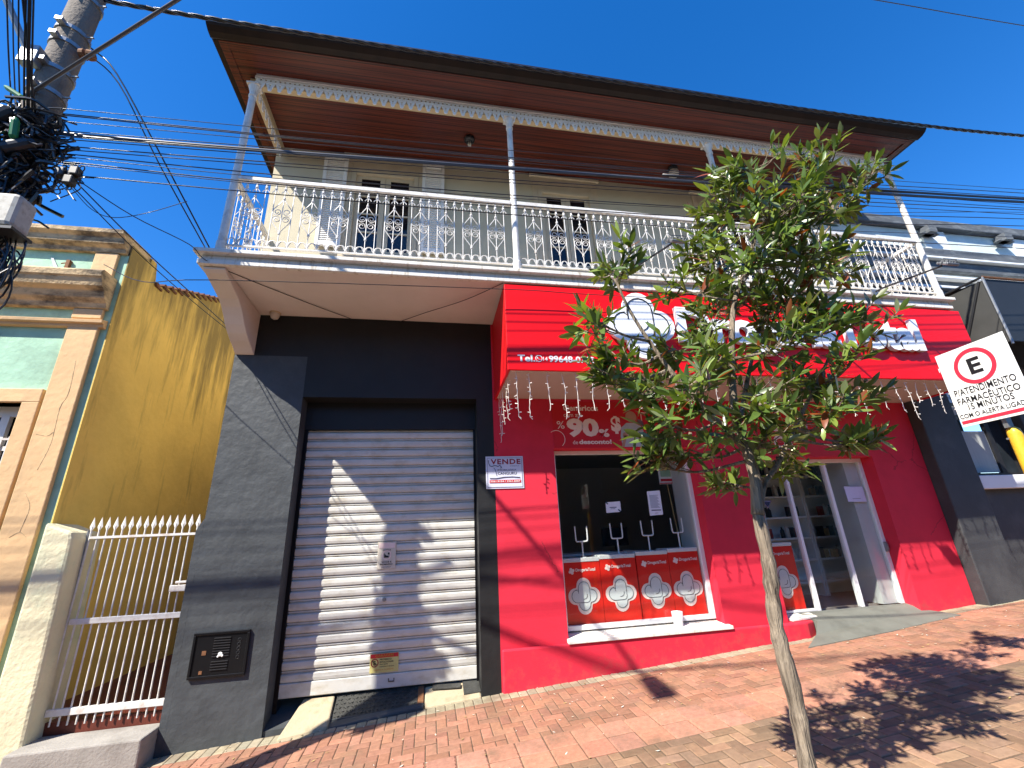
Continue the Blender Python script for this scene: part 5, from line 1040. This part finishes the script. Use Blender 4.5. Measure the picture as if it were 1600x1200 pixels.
mb = MB(); mb.hexa([(2.375, .190, 2.075), (2.385, .190, 2.085), (2.425, .190, 2.050), (2.415, .190, 2.040), (2.375, .1915, 2.075), (2.385, .1915, 2.085), (2.425, .1915, 2.050), (2.415, .1915, 2.040)]).hexa([(2.555, .190, 1.965), (2.565, .190, 1.975), (2.61, .190, 1.940), (2.60, .190, 1.930), (2.555, .1915, 1.965), (2.565, .1915, 1.975), (2.61, .1915, 1.940), (2.60, .1915, 1.930)]); part('tape', mb, 'ink_black', t)
t = sheet('printed_notice', 'tall white printed notice taped inside the shop window', 3.02, 3.22, 1.87, 2.20, .194, tilt=.01)
mb = MB()
for k in range(13): mb.box(3.05, 3.19-(k % 3)*.012, .1905, .1915, 1.975+k*.014, 1.979+k*.014)
mb.box(3.055, 3.20, .1905, .1915, 1.935, 1.948).box(3.10, 3.15, .1905, .1915, 1.90, 1.905); part('print', mb, 'ink_navy', t)
t = sheet('door_notice', 'lilac sheet of paper stuck at the right edge of the glass door', 6.36, 6.70, 1.96, 2.19, .222, 'lilac_paper', tilt=-.01)
mb = MB(); mb.box(6.45, 6.60, .217, .218, 2.0, 2.004); part('print', mb, 'ink_navy', t)
t = thing('round_sticker', 'blue triangular sticker on the door glass beside the red pillar', 'sticker', (4.93, .224, 1.95)); mb = MB(); mb.prism([(4.84, .222, 2.02), (5.02, .222, 2.02), (4.93, .222, 1.90)], (0, .002, 0)); part('film', mb, 'ink_navy', t)
mb = MB(); mb.tube([(4.86, .220, 2.008), (5.0, .220, 2.008), (4.93, .220, 1.915)], .004, 4, closed=True); part('outline', mb, 'lilac_paper', t)
t = thing('plastic_cup', 'white plastic cup standing on the window sill before the red cabinets', 'cup', (3.15, .10, .512)); mb = MB(); mb.lathe([(.052, 0), (.056, .01), (.072, .165), (.068, .165), (.052, .02)], (3.15, .10, .512), 20); part('body', mb, 'cup', t, smooth=True)
t = thing('poster_stand', 'little poster on a thin brown stick inside the shop window', 'poster stand', (3.72, .62, 1.46)); mb = MB(); mb.tube([(3.72, .62, .55), (3.60, .62, 2.36)], .008, 6); part('stick', mb, 'prod_tan', t)
mb = MB(); mb.box(3.47, 3.70, .60, .612, 2.34, 2.72); part('board', mb, 'plate_white', t)
mb = MB(); mb.box(3.49, 3.68, .597, .599, 2.38, 2.42).box(3.47, 3.70, .597, .599, 2.345, 2.36); part('print', mb, 'ink_red', t); mb = MB(); mb.box(3.50, 3.67, .597, .599, 2.45, 2.65); part('picture', mb, 'mint', t)
# shelving and goods
def shelving(x0, x1, y0, y1, zs, label):
    t = thing('shelving_unit', label, 'shelving', ((x0+x1)/2, y0, .515), 'shelving units inside the pharmacy'); mb = MB(); mb.box(x0-.04, x0, y0, y1, .516, 2.9); part('upright', mb, 'shelf', t); mb = MB(); mb.box(x1, x1+.04, y0, y1, .516, 2.9); part('upright', mb, 'shelf', t)
    mb = MB(); mb.box(x0, x1, y1-.02, y1, .516, 2.9); part('back_board', mb, 'shelf', t)
    for z in zs: mb = MB(); mb.box(x0, x1, y0, y1-.021, z-.03, z); part('shelf', mb, 'shelf', t)
ZS = (.75, 1.10, 1.45, 1.80, 2.15, 2.50)
shelving(5.75, 6.55, 1.30, 1.62, ZS, 'white shelving unit inside the glass door, nearer the left post'); shelving(6.64, 7.52, 1.30, 1.62, ZS, 'white shelving unit inside the glass door, nearer the right jamb')
protos = []
for nm, lb, ct, m_, prof in (('bottle', 'small dark bottle on the white pharmacy shelves', 'bottle', 'prod_dark', [(.035, 0), (.036, .12), (.015, .15), (.015, .18)]), ('bottle', 'small white bottle on the white pharmacy shelves', 'bottle', 'prod_white', [(.04, 0), (.04, .15), (.02, .17), (.02, .2)])):
    mb = MB(); mb.lathe(prof, (0, 0, 0), 10); protos.append((mb, nm, lb, ct, m_, 'bottles on the pharmacy shelves'))
for nm, lb, ct, m_, w_, h_ in (('package', 'small tan package on the white pharmacy shelves', 'package', 'prod_tan', .05, .13), ('package', 'small red package on the white pharmacy shelves', 'package', 'prod_red', .045, .16), ('package', 'small dark package on the white pharmacy shelves', 'package', 'prod_dark', .05, .17)):
    mb = MB(); mb.box(-w_, w_, -.03, .03, 0, h_).prism([(-w_, -.031, h_*.4), (w_, -.031, h_*.4), (w_, -.031, h_*.7), (-w_, -.031, h_*.7)], (0, .001, 0)); protos.append((mb, nm, lb, ct, m_, 'packages on the pharmacy shelves'))
first = [None]*5; rs = random.Random(9)
for (x0, x1) in ((5.78, 6.53), (6.67, 7.50)):
    for z in ZS[1:]:
        x = x0+.05
        while x < x1-.04:
            if rs.random() < .78:
                k = rs.choice((0, 1, 2, 3, 4, 4, 0)); mb, nm, lb, ct, m_, gr = protos[k]; loc = (x, 1.38+rs.uniform(-.03, .05), z+.001)
                if first[k] is None: o = part(nm, mb, m_, None); tag(o, lb, ct, gr); o.location = loc; first[k] = o
                else: copy_tree(first[k], loc=loc)
            x += rs.uniform(.085, .15)
t = thing('service_desk', 'dark desk with a screen seen deep inside the shop window', 'desk', (2.4, 1.4, .515)); mb = MB(); mb.box(1.5, 3.3, 1.1, 1.7, 1.36, 1.39); part('desk_top', mb, 'shelf', t)
mb = MB(); mb.box(1.55, 3.25, 1.15, 1.19, .516, 1.359); part('front_board', mb, 'interior', t)
t = thing('monitor', 'black computer screen standing on the desk inside the shop', 'monitor', (3.0, 1.45, 1.39)); mb = MB(); mb.box(2.78, 3.22, 1.45, 1.48, 1.47, 1.75); part('screen', mb, 'gloss_black', t); mb = MB(); mb.box(2.92, 3.08, 1.4, 1.55, 1.391, 1.40).box(2.98, 3.02, 1.455, 1.475, 1.40, 1.47); part('foot', mb, 'gloss_black', t)

# ================================================================== STREET TREE
TX, TY = 1.84, -3.35  # trunk, limbs and clumps below scaled about the camera to this depth
Tr = thing('street_tree', 'young street tree with pale flaky trunk and glossy lance-shaped leaves before the red shop', 'tree', (TX, TY, gz(TX, TY)))
rl_ = random.Random(17)
def wob(pts, a_): return [(p[0]+rl_.uniform(-a_, a_), p[1]+rl_.uniform(-a_, a_), p[2]) for p in pts]
trunk = smoothcurve([(1.829, -3.35, 0.038), (1.843, -3.35, 0.536), (1.857, -3.35, 0.831), (1.848, -3.341, 1.144), (1.88, -3.35, 1.466), (1.88, -3.35, 1.743)], 6)
mb = MB(); mb.tube(trunk, [.043-.010*i/(len(trunk)-1)+rl_.uniform(-.0045, .0045)+(.006 if i % 9 == 4 else 0) for i in range(len(trunk))], 14); part('trunk', mb, 'bark', Tr, smooth=True)
limbs = {'stem': [(1.88, -3.35, 1.725), (1.908, -3.359, 1.927), (1.898, -3.35, 2.121), (1.889, -3.341, 2.36), (1.945, -3.35, 2.711), (2.074, -3.35, 3.153), (2.304, -3.378, 3.586), (2.488, -3.396, 4.093)],
 'left': [(1.898, -3.35, 2.102), (1.705, -3.359, 2.324), (1.521, -3.378, 2.526), (1.401, -3.35, 2.766), (1.272, -3.35, 3.033), (1.189, -3.359, 3.282)], 'right': [(1.889, -3.35, 1.715), (1.981, -3.322, 1.881), (2.147, -3.304, 2.038), (2.424, -3.258, 2.324), (2.719, -3.285, 2.692), (2.949, -3.304, 3.005)],
 'back': [(1.908, -3.35, 2.296), (2.166, -3.212, 2.665), (2.442, -3.166, 3.125), (2.857, -3.212, 3.586), (3.272, -3.304, 4.047)]}
nodes = []
for nm, pts in limbs.items():
    c = smoothcurve(pts, 5); r0, r1 = {'stem': (.036, .010), 'left': (.021, .008), 'right': (.022, .008), 'back': (.018, .007)}[nm]
    mb = MB(); mb.tube(c, [r0+(r1-r0)*i/(len(c)-1) for i in range(len(c))], 8); part('limb', mb, 'bark', Tr, smooth=True); nodes += c[3:]
CL = [(2.304, -3.516, 4.213, 0.258, 0.212), (3.225, -3.322, 4.609, 0.147, 0.203), (3.502, -3.433, 4.323, 0.184, 0.129), (3.336, -3.285, 4.167, 0.129, 0.129), (2.23, -3.267, 4.019, 0.249, 0.286), (2.276, -3.626, 3.687, 0.304, 0.313), (2.58, -3.617, 3.77, 0.166, 0.249), (2.156, -3.129, 3.697, 0.23, 0.212), (2.175, -3.507, 3.374, 0.359, 0.258), (2.59, -3.525, 3.494, 0.24, 0.24), (2.368, -3.027, 3.374, 0.405, 0.194), (2.488, -3.368, 3.171, 0.267, 0.203), (3.262, -3.129, 3.66, 0.175, 0.166), (1.189, -3.368, 3.328, 0.157, 0.147), (1.742, -3.258, 3.282, 0.304, 0.065), (0.931, -3.571, 2.83, 0.138, 0.129), (1.115, -3.267, 2.729, 0.175, 0.157), (1.392, -3.11, 2.637, 0.166, 0.157), (1.539, -3.332, 2.775, 0.166, 0.074), (1.926, -3.193, 2.978, 0.175, 0.138), (1.981, -3.239, 2.701, 0.221, 0.147), (1.41, -3.636, 2.37, 0.166, 0.12), (2.59, -3.184, 3.015, 0.258, 0.138), (2.866, -3.295, 3.125, 0.23, 0.111), (2.958, -3.479, 2.978, 0.203, 0.138), (2.525, -3.654, 2.6, 0.111, 0.101), (2.691, -3.11, 2.738, 0.184, 0.092), (2.092, -3.368, 2.489, 0.212, 0.129), (2.7, -3.212, 2.545, 0.221, 0.147), (3.143, -3.101, 2.535, 0.166, 0.12), (2.903, -3.212, 2.176, 0.184, 0.083), (2.608, -3.083, 2.351, 0.203, 0.111), (1.309, -3.415, 2.259, 0.166, 0.129), (1.382, -3.156, 2.056, 0.166, 0.083), (1.991, -3.387, 2.148, 0.166, 0.111), (2.35, -3.074, 2.019, 0.184, 0.092), (1.871, -3.101, 1.946, 0.157, 0.065), (1.714, -3.488, 2.637, 0.166, 0.129), (2.175, -3.488, 2.747, 0.184, 0.129), (1.714, -3.396, 2.176, 0.147, 0.092), (1.935, -3.488, 2.305, 0.147, 0.092), (2.765, -3.304, 2.139, 0.147, 0.092), (1.272, -3.488, 2.453, 0.157, 0.111), (1.041, -3.304, 2.6, 0.138, 0.111), (1.548, -3.304, 2.121, 0.138, 0.083), (2.415, -3.488, 2.296, 0.184, 0.111), (2.396, -3.488, 2.849, 0.203, 0.129)]  # clump centres and sizes converted from image pixels at assumed depths
br = MB(); cr = MB()
def leaf(mb, p, d, up, L, Wd, tint):
    d = d.normalized(); s_ = d.cross(up); s_ = s_.normalized() if s_.length > 1e-4 else d.orthogonal().normalized(); n = s_.cross(d)
    cur = rl_.uniform(-.10, .22)*L; fold = rl_.uniform(.10, .30)
    T_ = (0, .12, .35, .60, .82, 1.0); W_ = (.06, .45, .95, 1.0, .60, 0.0); vs = []
    for t_, w_ in zip(T_, W_):
        c = p+d*(L*t_)-n*(cur*t_*t_); vs += [c, c+s_*(Wd*w_)+n*(Wd*w_*fold), c-s_*(Wd*w_)+n*(Wd*w_*fold)]
    fs = []
    for i in range(4): a0, b0 = 3*i, 3*i+3; fs += [(a0, b0, b0+1, a0+1), (a0, a0+2, b0+2, b0)]
    fs += [(12, 15, 13), (12, 14, 15)]; mb.add(vs, fs, tint=tint)
def tint_():
    k = rl_.random()
    if k < .035: return (.16+rl_.uniform(0, .08), .055, .015)
    if k < .25: g = rl_.uniform(.9, 1.3); return (.17*g, .235*g, .042*g)
    if k < .40: g = rl_.uniform(.8, 1.1); return (.14*g, .17*g, .07*g)
    g = rl_.uniform(.65, 1.25); return (.088*g, .145*g, .030*g)
for (cx, cy, cz, rx, rz) in CL:
    c = Vector((cx, cy, cz)); nd = min(nodes, key=lambda q_: (q_-c).length + max(0, q_.z-cz)*.8)
    mid = (nd+c)/2+Vector((rl_.uniform(-.05, .05), rl_.uniform(-.05, .05), rl_.uniform(-.06, .02))); curve_ = smoothcurve([nd, mid, c], 6)
    br.tube(curve_, [.0105-.006*i/(len(curve_)-1) for i in range(len(curve_))], 6)
    ry = (rx+rz)*.5+.04; nw = int(rx*rz*(285 if cz > 3.0 and cx > 1.9 else 220)+5)
    for k in range(nw):
        v = Vector((rl_.gauss(0, 1), rl_.gauss(0, 1), rl_.gauss(0, 1))).normalized()*(rl_.random()**.45)
        w = c+Vector((v.x*rx*.92, v.y*ry, v.z*rz*.92)); st = curve_[rl_.randrange(6, len(curve_))]
        ax = (w-st); ax = (ax.normalized() if ax.length > .02 else v)*.6+Vector((0, 0, .35))+Vector((rl_.uniform(-.2, .2), rl_.uniform(-.2, .2), 0)); ax.normalize()
        br.tube(smoothcurve([st, (st+w)/2+Vector((0, 0, -.02)), w, w+ax*.05], 3), .0035, 4)
        o = ax.orthogonal().normalized(); pp = ax.cross(o); ph = rl_.uniform(0, 6.28); nl = rl_.randrange(7, 12)
        for j in range(nl):
            an = ph+j*2.4+rl_.uniform(-.3, .3); op = R(rl_.uniform(28, 88)) if j > 1 else R(rl_.uniform(5, 30))
            d = ax*math.cos(op)+(o*math.cos(an)+pp*math.sin(an))*math.sin(op); d.z -= rl_.uniform(0, .25)
            leaf(cr, w+ax*(.05-.012*j), d, ax+Vector((rl_.uniform(-.3, .3), rl_.uniform(-.3, .3), .2)), rl_.uniform(.070, .148), rl_.uniform(.011, .020), tint_())
        if rl_.random() < .10:
            for j in range(rl_.randrange(1, 4)): e = ax*.05+Vector((rl_.uniform(-.03, .03), rl_.uniform(-.03, .03), .03)); br.lathe([(.004, -.008), (.009, 0), (.008, .008), (.003, .014)], w+e, 6)
part('branches', br, 'bark', Tr); part('crown', cr, 'leaf', Tr, smooth=True)

# ================================================================== UNSEEN HOUSES ADDED ACROSS THE STREET (to block the lower sky and reflect in the glass)
def far_house(x0, x1, h, m, label):
    t = thing('added_house', label, 'house', ((x0+x1)/2, -14.2, -.9), 'unseen houses added across the street')
    mb = MB(); n = int((x1-x0)/3); holes = []
    for k in range(n):
        c = x0+(x1-x0)*(k+.5)/n; holes.append((c-.6, c+.6, .6, 2.4))
        if h > 5: holes.append((c-.55, c+.55, 3.6, 5.0))
    wallgrid(mb, x0, x1, -1.6, h, -14.5, -14.2, holes); mb.box(x0, x1, -22, -21.7, -1.6, h).box(x0, x0+.3, -21.7, -14.5, -1.6, h).box(x1-.3, x1, -21.7, -14.5, -1.6, h); part('wall', mb, m, t)
    mb = MB()
    for a, b, c, d in holes: mb.box(a, b, -14.45, -14.42, c, d)
    part('window_glass', mb, 'dark_glass', t)
    mb = MB(); mb.add([(x0-.1, -13.7, h-.05), (x1+.1, -13.7, h-.05), (x1+.1, -18.1, h+1.5), (x0-.1, -18.1, h+1.5), (x0-.1, -22.4, h-.05), (x1+.1, -22.4, h-.05)], [(0, 1, 2, 3), (3, 2, 5, 4)]); part('roof', mb, 'roof_tile', t)
far_house(-34, -12, 5.6, 'cream', 'unseen cream house with tiled roof added across the street, furthest left'); far_house(-11.9, 3, 6.6, 'peach', 'unseen peach two-storey house added across the street behind the viewer'); far_house(3.1, 18, 5.8, 'grey_wall', 'unseen dark grey house added across the street, right of the peach one'); far_house(18.1, 40, 6.8, 'cream', 'unseen cream two-storey house added across the street, furthest uphill')
